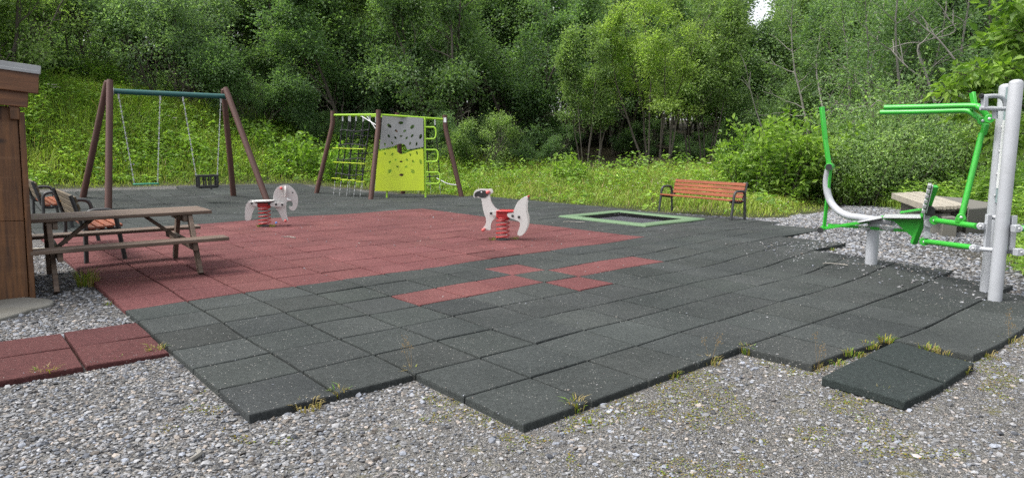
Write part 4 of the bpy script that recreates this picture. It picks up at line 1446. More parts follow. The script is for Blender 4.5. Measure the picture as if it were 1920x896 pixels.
# ------------------------------------------------------------------ timber deck and concrete slabs at the right
DZ = 0.42
A, D, B, Cc = at(1673.5, 358, 13.6), at(1748, 385, 10.45), at(1729, 354, 14.2), at(1817, 384, 10.75)
for q in (A, D, B, Cc): q.z = DZ
dk = thing("timber_deck", "pale slatted timber deck on low concrete walls behind the exercise machine", "deck", ((A.x + D.x) / 2, (A.y + D.y) / 2, 0))
DO = Vector(((A.x + D.x) / 2, (A.y + D.y) / 2, 0))
m = MB()
for k in range(9):
    t0 = 0.09 + k * 0.101
    p, q = A.lerp(B, t0 + 0.03), D.lerp(Cc, t0 + 0.03)
    p.z = q.z = DZ + 0.004 * math.sin(k * 2.3)
    m.bar(p, q, 0.058, 0.06)
m.build("slats", 'deck_wood', dk, bevel=0.006, origin=DO)
p, q = A.lerp(B, 0.03), D.lerp(Cc, 0.03)
MB().bar(p - Vector((0, 0, 0.025)), q - Vector((0, 0, 0.025)), 0.06, 0.115).build("edge_beam", 'deck_wood', dk, bevel=0.006, origin=DO)
m = MB()
u_ = (D - A).normalized(); n_ = Vector((-u_.y, u_.x, 0))
if n_.x < 0: n_ = -n_
L_ = (D - A).length
for k in range(3):
    p = A + u_ * (0.05 + L_ * k / 3) + n_ * 0.26
    q = A + u_ * (L_ * (k + 1) / 3) + n_ * 0.26
    p.z = q.z = 0.08
    m.bar(p, q, 0.20, 0.42)
m.build("wall", 'concrete', dk, bevel=0.01, origin=DO)
p, q = D + n_ * 0.12, Cc - n_ * 0.02
p.z = q.z = 0.12
pp_ = p - u_ * 0.22; qq_ = q - u_ * 0.22
MB().bar(pp_.lerp(qq_, 0.0), pp_.lerp(qq_, 0.30), 0.18, 0.40).build("front_wall", 'concrete', dk, bevel=0.01, origin=DO)
MB().bar(pp_.lerp(qq_, 0.75), qq_, 0.18, 0.40).build("front_wall", 'concrete', dk, bevel=0.01, origin=DO)
m = MB()
sl_pts = [at(1752, 361, 13.6), at(1805, 364, 13.0), at(1860, 376, 11.8), at(1850, 392, 10.9), at(1815, 392, 10.7), at(1790, 372, 11.9)]
for q in sl_pts: q.z = 0.40
n6 = len(sl_pts)
c0 = sum(sl_pts, Vector()) / n6
m.mesh([q for q in sl_pts] + [Vector((q.x, q.y, -0.1)) for q in sl_pts], [tuple(range(n6)), tuple(range(2 * n6 - 1, n6 - 1, -1))] + [(i, (i + 1) % n6, (i + 1) % n6 + n6, i + n6) for i in range(n6)])
o = m.build("concrete_slab", 'concrete', origin=(c0.x, c0.y, 0), bevel=0.02)
tag(o, "rough grey concrete slab beside the timber deck, partly overgrown", "slab")

# ------------------------------------------------------------------ plants
def unit(v):
    return v / np.maximum(np.linalg.norm(v, axis=-1, keepdims=True), 1e-9)

def leaves(P, D, Nn, L, W, tone, name, mat_, parent=None, fold=0.22, droop=0.12):
    """each leaf: a folded diamond of two faces"""
    D = unit(D); S = unit(np.cross(D, Nn)); Nn = np.cross(S, D)
    L, W = np.asarray(L)[:, None], np.asarray(W)[:, None]
    a = P
    b = P + D * L * 0.45 + S * W / 2 + Nn * W * fold
    c = P + D * L - Nn * L * droop
    d = P + D * L * 0.45 - S * W / 2 + Nn * W * fold
    V = np.stack([a, b, c, d], 1).reshape(-1, 3)
    n = len(P)
    base = (np.arange(n) * 4)[:, None, None]
    F = (np.array([[0, 1, 2], [0, 2, 3]])[None] + base).reshape(-1, 3)
    return np_mesh(name, V, F, mat_, {"tone": np.repeat(tone, 4)}, parent)

def rand_dirs(n, rng):
    v = rng.normal(0, 1, (n, 3))
    return unit(v)

class Plant:
    """grows stems; records tubes for the wood and points for the leaves"""
    def __init__(self, seed):
        self.r = np.random.default_rng(seed)
        self.tubes = []
        self.pts = []      # (position, direction, weight)
    def limb(self, p, d, length, rad, segs=6, wob=0.16, up=0.10, tip=0.25):
        path, rs = [np.array(p, float)], [rad]
        d = np.array(d, float); d /= np.linalg.norm(d)
        dirs = [d]
        for k in range(segs):
            d = d + self.r.normal(0, wob, 3) + np.array([0, 0, up])
            d /= np.linalg.norm(d)
            path.append(path[-1] + d * length / segs)
            rs.append(rad * (1 - (1 - tip) * (k + 1) / segs))
            dirs.append(d)
        self.tubes.append((path, rs))
        return path, dirs, rs
    def branch(self, path, dirs, rs, n, f0, length, ang, level, leaf_from=1, up=0.08, wob=0.2, taper=0.6, segs=4, kids=4):
        for k in range(n):
            f = f0 + (1 - f0) * (k + self.r.random()) / n
            i = min(int(f * (len(path) - 1)), len(path) - 2)
            t = f * (len(path) - 1) - i
            p = path[i] * (1 - t) + path[i + 1] * t
            d = dirs[i]
            side = np.cross(d, self.r.normal(0, 1, 3)); side /= np.linalg.norm(side)
            a = ang * self.r.uniform(0.7, 1.25)
            nd = d * math.cos(a) + side * math.sin(a)
            ln = length * self.r.uniform(0.6, 1.2) * (1.15 - taper * f)
            rad = max(0.004, rs[i] * 0.55)
            pa, di, r2 = self.limb(p, nd, ln, rad, segs, wob, up)
            if level <= leaf_from:
                for q, dd in list(zip(pa, di))[1:]:
                    self.pts.append((q, dd, 1.0))
            if level > 0:
                self.branch(pa, di, r2, kids, 0.25, ln * 0.55, ang, level - 1, leaf_from, up, wob * 1.1, taper, max(3, segs - 1), kids)
    def wood(self, name, mat_, parent):
        m = MB()
        for path, rs in self.tubes:
            if rs[0] < 0.0035: continue
            m.tube([Vector(q) for q in path], [max(0.0025, x) for x in rs], 7 if rs[0] > 0.04 else 4, cap=False)
        return m.build(name, mat_, parent)
    def foliage(self, name, mat_, parent, per, sig, L, W, tone_lo=0.0, tone_hi=0.9, up=0.7, zlift=0.0, carve=0.0):
        r = self.r
        C = np.array([p for p, d, w in self.pts]); Dd = np.array([d for p, d, w in self.pts])
        if carve:                                       # boughs with open gaps between them
            ok_ = (0.6 * N1(C[:, 0] * 1.05 + C[:, 2] * 0.8 + 3, C[:, 1] * 1.05 - C[:, 2] * 0.7) + 0.4 * N2(C[:, 0] * 2.3 - C[:, 2] * 1.6, C[:, 1] * 2.3 + C[:, 2] * 1.4)) > carve
            C, Dd = C[ok_], Dd[ok_]
        n = len(C) * per
        k = np.repeat(np.arange(len(C)), per)
        off = r.normal(0, 1, (n, 3)) * np.array([sig, sig, sig * 0.75])
        P = C[k] + off; P[:, 2] += zlift
        P[:, 2] = np.maximum(P[:, 2], 0.04)
        D = unit(off / sig * 0.6 + Dd[k] * 0.5 + r.normal(0, 0.7, (n, 3)) + np.array([0, 0, -0.15]))
        Nn = unit(r.normal(0, 0.75, (n, 3)) + np.array([0, 0, up]))
        clump = (r.normal(0, 0.15, len(C)) + 0.45 * (N1(C[:, 0] * 1.3 + C[:, 2] * 0.7, C[:, 1] * 1.3 + C[:, 2] * 0.9) - 0.5))[k]
        tone = np.clip(0.42 + clump + r.normal(0, 0.16, n), tone_lo, tone_hi)
        s = r.uniform(0.65, 1.3, n)
        return leaves(P, D, Nn, L * s, W * s, tone, name, mat_, parent)

def proto(name, build, leaf_args, bark='bark', lmat='leaf', seed=0):
    root = thing(name, "x", "tree", (0, -40, 0))
    pl_ = Plant(seed)
    build(pl_)
    pl_.wood("trunk", bark, root)
    pl_.foliage("crown", lmat, root, **leaf_args)
    return root

def multi(nst, h, spread, rad, nb, bl_, kids, f0, ang=0.85, level=1, lean=0.16, up=0.07):
    def f(p):
        for k in range(nst):
            a = 2 * PI * (k + p.r.random() * 0.7) / nst
            ln = h * p.r.uniform(0.72, 1.05)
            d = (math.cos(a) * lean * p.r.uniform(0.3, 1.6), math.sin(a) * lean * p.r.uniform(0.3, 1.6), 1)
            path, di, rs = p.limb((math.cos(a) * spread, math.sin(a) * spread, -0.15), d, ln, rad * p.r.uniform(0.7, 1.15), 9, 0.085, 0.02, 0.15)
            p.branch(path, di, rs, nb, f0, bl_, ang, level, 1, up, 0.2, 0.65, 5, kids)
            for q, dd in list(zip(path, di))[-3:]:
                p.pts.append((q, dd, 1))
    return f

PRO = {
    'broad1': proto("leafy_tree", multi(4, 7.6, 0.30, 0.085, 13, 2.3, 4, 0.12, lean=0.26), dict(per=42, sig=0.21, L=0.125, W=0.078, carve=0.47), seed=21),
    'broad2': proto("leafy_tree", multi(3, 8.4, 0.22, 0.10, 16, 2.5, 4, 0.10, lean=0.22), dict(per=42, sig=0.22, L=0.125, W=0.078, carve=0.47), seed=22),
    'slim1': proto("multi_stemmed_tree", multi(6, 6.6, 0.42, 0.040, 9, 1.15, 3, 0.34, lean=0.14, ang=0.7), dict(per=27, sig=0.17, L=0.11, W=0.06, carve=0.43), seed=23),
    'slim2': proto("multi_stemmed_tree", multi(7, 8.0, 0.55, 0.050, 10, 1.35, 3, 0.30, lean=0.13, ang=0.7), dict(per=25, sig=0.18, L=0.11, W=0.06, carve=0.43), seed=24),
    'bushy1': proto("willow_tree", multi(9, 4.4, 0.45, 0.045, 10, 1.35, 3, 0.06, lean=0.55, ang=0.8), dict(per=36, sig=0.20, L=0.11, W=0.055, carve=0.45), seed=25),
    'bushy2': proto("willow_tree", multi(7, 5.4, 0.45, 0.055, 12, 1.5, 3, 0.05, lean=0.45, ang=0.8), dict(per=36, sig=0.21, L=0.11, W=0.058, carve=0.45), seed=26),
    'twiggy': proto("thin_tree", multi(4, 7.6, 0.35, 0.060, 12, 1.9, 3, 0.30, lean=0.30, ang=0.9, up=0.0), dict(per=7, sig=0.20, L=0.105, W=0.060), seed=27, bark='pale_bark'),
}
USED = set()
def place(kind, name, px, Y, label, tint=(1, 1, 1), s=1.0, group=None, rz=None, cat="tree", sink=0.0, sz=None, x=None):
    X = (px - 960) / FOC * Y if x is None else x
    src = PRO[kind]
    if kind in USED:
        o = copy_tree(src)
    else:
        o = src
        USED.add(kind)
    o.name = name
    o.location = (X, Y, float(ground_z(X, Y)) - sink)
    o.rotation_euler = (0, 0, random.uniform(0, 6.28) if rz is None else rz)
    o.scale = (s, s, sz or s * random.uniform(0.94, 1.06))
    for k in ("label", "group"):
        if k in o: del o[k]
    tag(o, label, cat, group)
    for c in [q for q in bpy.data.objects if q.parent == o]:
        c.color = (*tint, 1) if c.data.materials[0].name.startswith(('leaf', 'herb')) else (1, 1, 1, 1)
    return o

G_F = "front row of trees along the woodland edge"
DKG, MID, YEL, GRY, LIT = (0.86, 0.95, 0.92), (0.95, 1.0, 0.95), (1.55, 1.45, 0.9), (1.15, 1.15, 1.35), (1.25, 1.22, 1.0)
front = [
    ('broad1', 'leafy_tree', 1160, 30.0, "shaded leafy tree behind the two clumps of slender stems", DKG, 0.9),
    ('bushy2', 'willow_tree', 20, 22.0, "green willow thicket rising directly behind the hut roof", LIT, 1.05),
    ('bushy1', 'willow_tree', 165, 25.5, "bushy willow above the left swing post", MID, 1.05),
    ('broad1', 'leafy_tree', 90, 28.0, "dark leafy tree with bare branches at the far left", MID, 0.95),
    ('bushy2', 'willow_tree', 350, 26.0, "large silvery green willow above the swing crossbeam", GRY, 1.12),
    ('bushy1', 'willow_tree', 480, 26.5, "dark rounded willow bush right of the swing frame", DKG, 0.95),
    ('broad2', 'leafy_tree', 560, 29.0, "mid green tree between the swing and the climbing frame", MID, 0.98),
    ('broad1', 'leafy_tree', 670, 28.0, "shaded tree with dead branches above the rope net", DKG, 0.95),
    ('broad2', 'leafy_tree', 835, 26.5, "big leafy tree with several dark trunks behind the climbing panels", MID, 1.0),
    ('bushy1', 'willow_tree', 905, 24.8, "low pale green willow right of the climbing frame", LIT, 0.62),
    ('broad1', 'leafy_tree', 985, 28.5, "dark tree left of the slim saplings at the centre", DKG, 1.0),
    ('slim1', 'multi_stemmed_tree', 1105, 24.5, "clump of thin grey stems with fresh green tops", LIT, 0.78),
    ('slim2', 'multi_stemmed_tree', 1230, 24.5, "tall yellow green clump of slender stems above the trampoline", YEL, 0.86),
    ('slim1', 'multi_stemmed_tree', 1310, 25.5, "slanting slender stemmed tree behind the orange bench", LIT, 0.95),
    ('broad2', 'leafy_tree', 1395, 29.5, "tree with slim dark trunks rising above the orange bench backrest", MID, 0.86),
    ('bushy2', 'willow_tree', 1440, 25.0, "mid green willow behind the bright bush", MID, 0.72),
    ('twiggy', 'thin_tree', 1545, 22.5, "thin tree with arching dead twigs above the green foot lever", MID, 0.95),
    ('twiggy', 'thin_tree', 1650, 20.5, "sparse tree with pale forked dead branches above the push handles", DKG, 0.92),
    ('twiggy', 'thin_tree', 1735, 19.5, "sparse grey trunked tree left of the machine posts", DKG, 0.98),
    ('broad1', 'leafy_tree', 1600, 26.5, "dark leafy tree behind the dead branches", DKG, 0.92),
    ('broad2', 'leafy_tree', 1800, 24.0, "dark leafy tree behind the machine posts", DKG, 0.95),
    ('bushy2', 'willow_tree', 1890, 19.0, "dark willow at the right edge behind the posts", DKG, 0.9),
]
for kind, name, px, Y, lab, tint, s in front:
    place(kind, name, px, Y, lab, tint, s, G_F)
rt = random.Random(5)
back_lab = "leafy woodland tree in the back rows, mostly hidden behind the front row"
for k, (X, Y) in enumerate(((-19.6, 20.5), (-22.5, 23.5), (-21.5, 27.5), (-25, 28), (-22, 33.5), (-19.2, 34), (-17.2, 33), (4.6, 33), (15.5, 17.5), (18.5, 21), (17, 25))):
    place('bushy2', 'woodland_tree', 0, Y, back_lab, MID, 1.05, 'woodland trees of the back rows', x=X)
for row, (Y, step, s) in enumerate(((31.5, 2.7, 1.05), (36, 3.0, 1.15), (42, 3.5, 1.25), (49, 4.0, 1.4), (57, 4.6, 1.5))):
    x = -Y * 0.98
    while x < Y * 0.95:
        X = x + rt.uniform(-0.8, 0.8)
        px = 960 + X / Y * FOC
        low = 0.66 if 1325 < px < 1435 else 0.84 if 1270 < px < 1480 else (0.92 if 1480 <= px < 1900 else 1.0)
        c = rt.choice((DKG, MID, MID, LIT, GRY))
        place(rt.choice(('broad1', 'broad2', 'broad2', 'slim2')), "woodland_tree", 0, Y + rt.uniform(-1.2, 1.2), back_lab, c, s * low * rt.uniform(0.92, 1.08), "woodland trees of the back rows", x=X)
        x += step
# low undergrowth between the trunks, so that the wood closes down to the floor
for k in range(34):
    Y = rt.uniform(25.5, 30)
    px = rt.uniform(430, 1800)
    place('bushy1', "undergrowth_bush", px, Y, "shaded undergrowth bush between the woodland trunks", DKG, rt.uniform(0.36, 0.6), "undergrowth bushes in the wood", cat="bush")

# shrubs standing in front of the wood
def shoots(n, h, spread, per, rad=0.014, lean=0.6, kids=5, up=0.06, bl_=0.34):
    def f(p):
        for k in range(n):
            a = p.r.uniform(0, 2 * PI)
            rr_ = spread * math.sqrt(p.r.random())
            lean_ = lean * rr_ / max(spread, 1e-3) * p.r.uniform(0.5, 1.3)
            path, di, rs = p.limb((math.cos(a) * rr_ * 0.5, math.sin(a) * rr_ * 0.5, -0.05), (math.cos(a) * lean_, math.sin(a) * lean_, 1), h * p.r.uniform(0.55, 1.05) * (1 - 0.25 * rr_ / max(spread, .01)), rad, 7, 0.07, up, 0.2)
            for q, dd in list(zip(path, di))[1:]:
                p.pts.append((q, dd, 1))
            p.branch(path, di, rs, kids, 0.15, bl_ * h, 0.7, 0, 0, up, 0.15, 0.6, 4, 2)
    return f
PRO['bright'] = proto("bush", shoots(46, 2.35, 1.7, 5), dict(per=5, sig=0.085, L=0.15, W=0.072, up=0.9), lmat='leaf_bright', seed=41)
PRO['small'] = proto("bush", shoots(60, 2.4, 2.0, 5, kids=7), dict(per=10, sig=0.13, L=0.075, W=0.036, up=0.8), seed=42)
PRO['sap'] = proto("sapling", shoots(7, 1.3, 0.45, 5, 0.009, kids=3), dict(per=4, sig=0.06, L=0.15, W=0.085, up=0.9), lmat='leaf_bright', seed=43)
shr = [
    ('bright', 'bush', 1462, 17.6, "large bright yellow green bush between orange bench and foot lever", (1.0, 1.02, 0.95), 1.08),
    ('bright', 'bush', 1530, 18.6, "bright green bush just behind the green foot lever", (0.9, 0.95, 0.9), 0.88),
    ('small', 'bush', 1625, 17.0, "grey green small leaved bush between foot lever and deck", (1.5, 1.45, 1.35), 1.0),
    ('small', 'bush', 1715, 17.6, "tall small leaved bush behind the timber deck", (1.25, 1.28, 1.2), 1.38),
    ('small', 'bush', 1800, 16.6, "small leaved bush behind the push rod and deck", (1.3, 1.3, 1.0), 1.0),
    ('bright', 'bush', 1585, 16.8, "low fresh green bush at the gravel edge below the foot lever", (0.85, 0.9, 0.85), 0.50),
    ('bright', 'bush', 1880, 14.0, "low green bush right of the machine posts", (0.75, 0.85, 0.8), 0.55),
    ('sap', 'sapling', 1065, 20.5, "young sapling with big leaves standing in the meadow beyond the sheep", (1, 1, 1), 0.85),
    ('sap', 'sapling', 568, 23.4, "young sapling beside the left post of the climbing frame", (0.95, 1, 0.95), 1.25),
    ('sap', 'sapling', 540, 24.0, "smaller young sapling just left of the taller one on the bank", (0.9, 0.95, 0.9), 0.95),
    ('sap', 'sapling', 497, 24.6, "slender young sapling right of the swing's right post", (0.9, 0.95, 0.9), 1.05),
    ('sap', 'sapling', 640, 22.8, "young sapling growing behind the rope net", (0.85, 0.95, 0.85), 1.1),
    ('bright', 'bush', 140, 24.4, "yellow green bush on the bank above the hut roof", (0.85, 0.9, 0.8), 0.62),
    ('bright', 'bush', 205, 24.8, "yellow green bush on the bank behind the left swing post", (0.9, 0.95, 0.8), 0.55),
    ('bright', 'bush', 60, 23.6, "green bush on the bank close to the hut roof", (0.75, 0.85, 0.8), 0.7),
]
for kind, name, px, Y, lab, tint, s in shr:
    place(kind, name, px, Y, lab, tint, s, "shrubs in front of the wood", cat="sapling" if name == "sapling" else "bush")

# broad-leaved tree whose branches reach in at the right edge
def overhang(p):
    base = np.array([7.35, 8.9, 0.0])
    path = [base + np.array([0.02 * k, 0.0, 0.62 * k]) for k in range(8)]
    p.tubes.append((path, [0.075 - 0.006 * k for k in range(8)]))
    for (a, tips) in ((1.55, ((1765, 168), (1790, 135), (1820, 122))), (1.9, ((1800, 205), (1835, 150), (1880, 128))), (2.3, ((1850, 75), (1885, 40), (1895, 95))), (1.1, ((1845, 262), (1870, 245), (1885, 280))), (2.5, ((1930, 20), (1900, 5), (1910, 60)))):
        st = base + np.array([0, 0, a])
        for px, py in tips:
            e = np.array(at(px, py, 8.6 + p.r.uniform(-0.35, 0.35)))
            mid = (st + e) / 2 + np.array([0, 0, 0.16])
            path = [np.array(q) for q in spline([tuple(st), tuple(mid), tuple(e)], 6, False)]
            di = [unit(np.array(path[min(i + 1, len(path) - 1)]) - np.array(path[max(i - 1, 0)])) for i in range(len(path))]
            p.tubes.append((path, list(np.linspace(0.018, 0.004, len(path)))))
            p.branch(path, di, [0.008] * len(path), 7, 0.55, 0.26, 0.75, 0, 0, -0.02, 0.1, 0.4, 4, 2)
            for q, dd in list(zip(path, di))[-6:]:
                p.pts.append((q, dd, 1))
tb_ = thing("broadleaf_tree", "broad leaved tree reaching its branches in behind the machine posts", "tree", (7.35, 8.9, 0.0))
pl_ = Plant(77)
overhang(pl_)
off_ = np.array([7.35, 8.9, 0.0])
pl_.tubes = [([q - off_ for q in pa], rs) for pa, rs in pl_.tubes]
pl_.pts = [(q - off_, d, w) for q, d, w in pl_.pts]
pl_.wood("trunk", 'bark', tb_)
pl_.foliage("crown", 'leaf_bright', tb_, per=3, sig=0.05, L=0.13, W=0.070, up=1.0)
for c in tb_.children: c.color = (0.85, 0.9, 0.85, 1)

# bare dead branches leaning out of the right hand trees
def dead(name_px, label, Y):
    pts = [at(px, py, Y + dy) for px, py, dy in name_px]
    m = MB()
    pa = spline([tuple(q) for q in pts], 5, False)
    m.tube(pa, list(np.linspace(0.024, 0.007, len(pa))), 6)
    rr_ = random.Random(len(pa) + int(pts[0].x * 100))
    for k in range(4):
        i = rr_.randrange(4, len(pa) - 2)
        q = Vector(pa[i]); d = (Vector(pa[i + 1]) - q).normalized()
        e = q + (d + Vector((rr_.uniform(-.8, .8), rr_.uniform(-.3, .3), rr_.uniform(0, .9)))).normalized() * rr_.uniform(0.3, 0.8)
        m.tube(spline([tuple(q), tuple(q.lerp(e, 0.5) + Vector((0, 0, 0.05))), tuple(e)], 3, False), [0.014, 0.013, 0.012, 0.011, 0.010, 0.008, 0.005], 5)
    o = m.build("dead_branch", 'pale_bark', origin=pts[0])
    tag(o, label, "branch", "bare dead branches in the right hand trees")
dead([(1732, 150, 0), (1700, 125, 0), (1672, 95, 0.2), (1674, 90, 0.2)], "pale bare branch slanting up left above the middle of the push handles", 18.0)
dead([(1738, 140, 0.3), (1722, 85, 0.3), (1790, 60, 0.2), (1768, 25, 0.2)], "pale bare branch forking upward near the top right corner of the wood", 18.3)
dead([(1790, 112, 0), (1760, 75, 0.1), (1730, 50, 0.2), (1715, 35, 0.2)], "pale bare branch crossing just left of the overhanging leaves", 18.1)
dead([(1660, 195, 0), (1645, 190, 0), (1628, 210, 0.2), (1610, 240, 0.3)], "arching bare twig hanging left of the push handle tips", 17.6)
dead([(1440, 270, 0.3), (1420, 215, 0.3), (1405, 160, 0.2), (1398, 120, 0)], "slim grey bare stem rising right of the orange bench backrest", 23.0)

# ------------------------------------------------------------------ meadow grass, weeds and flowers
def blades(X, Y, Z, H, W, lean, col, name, rng):
    n = len(X)
    az = rng.uniform(0, 2 * PI, n)
    dx, dy = np.cos(az), np.sin(az)
    sa = az + PI / 2 + rng.normal(0, 0.4, n)
    sx, sy = np.cos(sa) * W / 2, np.sin(sa) * W / 2
    l1, l2 = lean * H * 0.25, lean * H
    P = np.stack([X, Y, Z], -1)
    s = np.stack([sx, sy, 0 * sx], -1)
    m1 = P + np.stack([dx * l1, dy * l1, H * 0.55], -1)
    tip = P + np.stack([dx * l2, dy * l2, H * (1 - 0.28 * lean)], -1)
    V = np.stack([P - s * 0.8, P + s * 0.8, m1 + s * 0.9, m1 - s * 0.9, tip], 1).reshape(-1, 3)
    b = (np.arange(n) * 5)[:, None, None]
    F = (np.array([[0, 1, 2], [0, 2, 3], [3, 2, 4]])[None] + b).reshape(-1, 3)
    return np_mesh(name, V, F, 'grass_blades', {"tint": np.repeat(col, 5, axis=0)})

rg = np.random.default_rng(99)
def dist_in(x, y):
    return y - bank_foot(x)
# grass
n = 450000
x = rg.uniform(-27, 18, n); y = rg.uniform(10, 33, n)
d = dist_in(x, y)
left = 1 - smooth(-3, 2, x)                         # steep herb bank on the left, open meadow on the right
dens = smooth(-0.15, 0.25, d) * (1 - smooth(7.2, 9.5, d)) * (0.45 + 0.55 * N2(x * 1.1, y * 1.1))
keep = (rg.random(n) < dens) & in_view(x, y, 5) & (~on_tiles_fast(x, y))
deck_zone = (x > 6.2) & (x < 9.6) & (y > 10.0) & (y < 14.6)
keep &= ~deck_zone
x, y, d, left = x[keep], y[keep], d[keep], left[keep]
n = len(x)
ramp_h = 0.07 + 0.93 * smooth(0.15, 2.2, d)
H = ramp_h * (0.30 + 0.30 * left + 0.25 * smooth(2, 6, d)) * rg.uniform(0.5, 1.25, n) * (0.65 + 0.7 * N1(x * 0.8, y * 0.8))
W = rg.uniform(0.008, 0.018, n) * (1 + 0.25 * left)
lean = rg.uniform(0.25, 1.05, n)
hue = N3(x * 0.6, y * 0.6) + rg.normal(0, 0.22, n)
g1, g2, dry = np.array([0.125, 0.235, 0.034]), np.array([0.300, 0.380, 0.062]), np.array([0.36, 0.30, 0.13])
hh = np.clip(0.30 + hue * 0.60 + 0.16 * (1 - left) * (1 - smooth(1.0, 4.0, d)) - 0.14 * smooth(2, 6, d) + 0.30 * (1 - smooth(0, 0.9, d)), 0, 1)[:, None]
col = g1 * (1 - hh) + g2 * hh
dm = rg.random(n) < (0.05 + 0.10 * (1 - left) + 0.20 * (1 - smooth(0.0, 0.7, d)))
col[dm] = dry * rg.uniform(0.6, 1.1, (dm.sum(), 1))
o = blades(x, y, ground_z(x, y) - 0.01, H, W, lean, col, "meadow_grass", rg)
tag(o, "long green and yellowish meadow grass covering bank and field", "grass", kind="stuff")

# leafy weeds on the bank
def weed_leaves(n, xr, yr, fn_d, hfun, L, W, seed):
    r = np.random.default_rng(seed)
    x = r.uniform(*xr, n); y = r.uniform(*yr, n)
    k = (r.random(n) < fn_d(x, y)) & in_view(x, y, 5) & (~on_tiles_fast(x, y))
    x, y = x[k], y[k]
    per = 11
    h = hfun(x, y) * r.uniform(0.6, 1.2, len(x))
    X = np.repeat(x, per) + r.normal(0, 0.09, len(x) * per)
    Yy = np.repeat(y, per) + r.normal(0, 0.09, len(x) * per)
    Hh = np.repeat(h, per) * r.uniform(0.25, 1.0, len(x) * per)
    P = np.stack([X, Yy, ground_z(X, Yy) + Hh], -1)
    az = r.uniform(0, 2 * PI, len(P))
    D = np.stack([np.cos(az), np.sin(az), r.normal(0.1, 0.3, len(P))], -1)
    Nn = unit(r.normal(0, 0.45, (len(P), 3)) + np.array([0, -0.15, 1.0]))
    s = r.uniform(0.6, 1.35, len(P)) * np.repeat(r.uniform(0.7, 1.3, len(x)), per)
    tone = np.clip(np.repeat(r.normal(0.42, 0.17, len(x)), per) + r.normal(0, 0.13, len(P)), 0, 1)
    return P, D, Nn, L * s, W * s, tone
bank_d = lambda x, y: smooth(0.3, 1.4, dist_in(x, y)) * (1 - smooth(7.5, 10, dist_in(x, y))) * (0.35 + 0.65 * smooth(0.35, 0.6, N1(x * 0.9 + 3, y * 0.9))) * (1 - 0.80 * smooth(-5, 0.5, x))
A_ = weed_leaves(20500, (-27, 9), (14, 32), bank_d, lambda x, y: 0.16 + 0.55 * smooth(0.4, 3, dist_in(x, y)) * (0.5 + N3(x * 1.2, y * 1.2)), 0.120, 0.062, 5)
# big butterbur-like leaves high on the bank
B_ = weed_leaves(330, (-17.5, -8.0), (20, 27), lambda x, y: smooth(0.52, 0.62, N2(x * 0.45 + 1, y * 0.45)) * smooth(3, 4.5, dist_in(x, y)), lambda x, y: 0.55 + 0 * x, 0.26, 0.24, 6)
# willowherb and weeds right of the machine
C_ = weed_leaves(1500, (4.6, 9.8), (6.6, 13.5), lambda x, y: smooth(0.0, 0.4, x - np.interp(y, [6.6, 8, 10, 13.5], [5.35, 5.9, 7.6, 9.3])) * (1 - deckmask(x, y)), lambda x, y: 0.16 + 0.34 * smooth(5.2, 7.5, x), 0.13, 0.034, 7) if False else None
def deckmask(x, y):
    return ((x > 6.2) & (x < 9.4) & (y > 10.0) & (y < 14.4)).astype(float)
C_ = weed_leaves(3600, (4.6, 10.8), (6.6, 16.5), lambda x, y: smooth(0.0, 0.5, x - np.interp(y, [6.6, 8, 10, 13.5, 16], [5.2, 5.9, 7.5, 9.2, 8.6])) * (1 - deckmask(x, y)), lambda x, y: 0.14 + 0.5 * smooth(5.2, 8.0, x), 0.13, 0.034, 7)
D_ = weed_leaves(5200, (-21, 4), (14, 31), lambda x, y: bank_d(x, y) * (N3(x * 0.7 + 9, y * 0.7) > 0.5), lambda x, y: 0.35 + 0.75 * smooth(0.4, 3, dist_in(x, y)), 0.13, 0.030, 15)
for parts_, nm, lab in ((D_, "tall_herbs", "tall narrow leaved herbs standing in drifts on the bank behind the swings"), (A_, "leafy_weeds", "broad leaved weeds growing thickly on the grassy bank behind the swings"),
                        (B_, "large_leaved_weeds", "patch of large round leaved weeds high on the bank between the swings"),
                        (C_, "leafy_weeds", "narrow leaved willowherb and weeds right of the deck and the machine")):
    o = leaves(*parts_[:3], parts_[3], parts_[4], parts_[5], nm, 'herb_leaf')
    tag(o, lab, "weeds", kind="stuff")

# rough grass in the overgrown ground right of the machine and tall tussocks at the meadow front
n = 26000
x = rg.uniform(4.4, 10.5, n); y = rg.uniform(6.3, 16.5, n)
k = (x > np.interp(y, [6.3, 8, 10, 13.5, 16], [5.0, 5.6, 7.4, 9.0, 8.4]) + 0.4 * N1(x * 2, y * 2)) & (deckmask(x, y) < 0.5) & in_view(x, y, 1) & (N2(x * 2.2, y * 2.2) > 0.38)
x, y = x[k], y[k]; n = len(x)
hh = np.clip(rg.normal(0.4, 0.25, n), 0, 1)[:, None]
o = blades(x, y, ground_z(x, y) - 0.01, rg.uniform(0.08, 0.30, n) * smooth(4.6, 7, x) + 0.05, rg.uniform(0.006, 0.012, n), rg.uniform(0.2, 0.8, n), g1 * (1 - hh) + g2 * hh, "rough_grass", rg)
tag(o, "rough tufty grass on the gravel right of the exercise machine", "grass", kind="stuff")

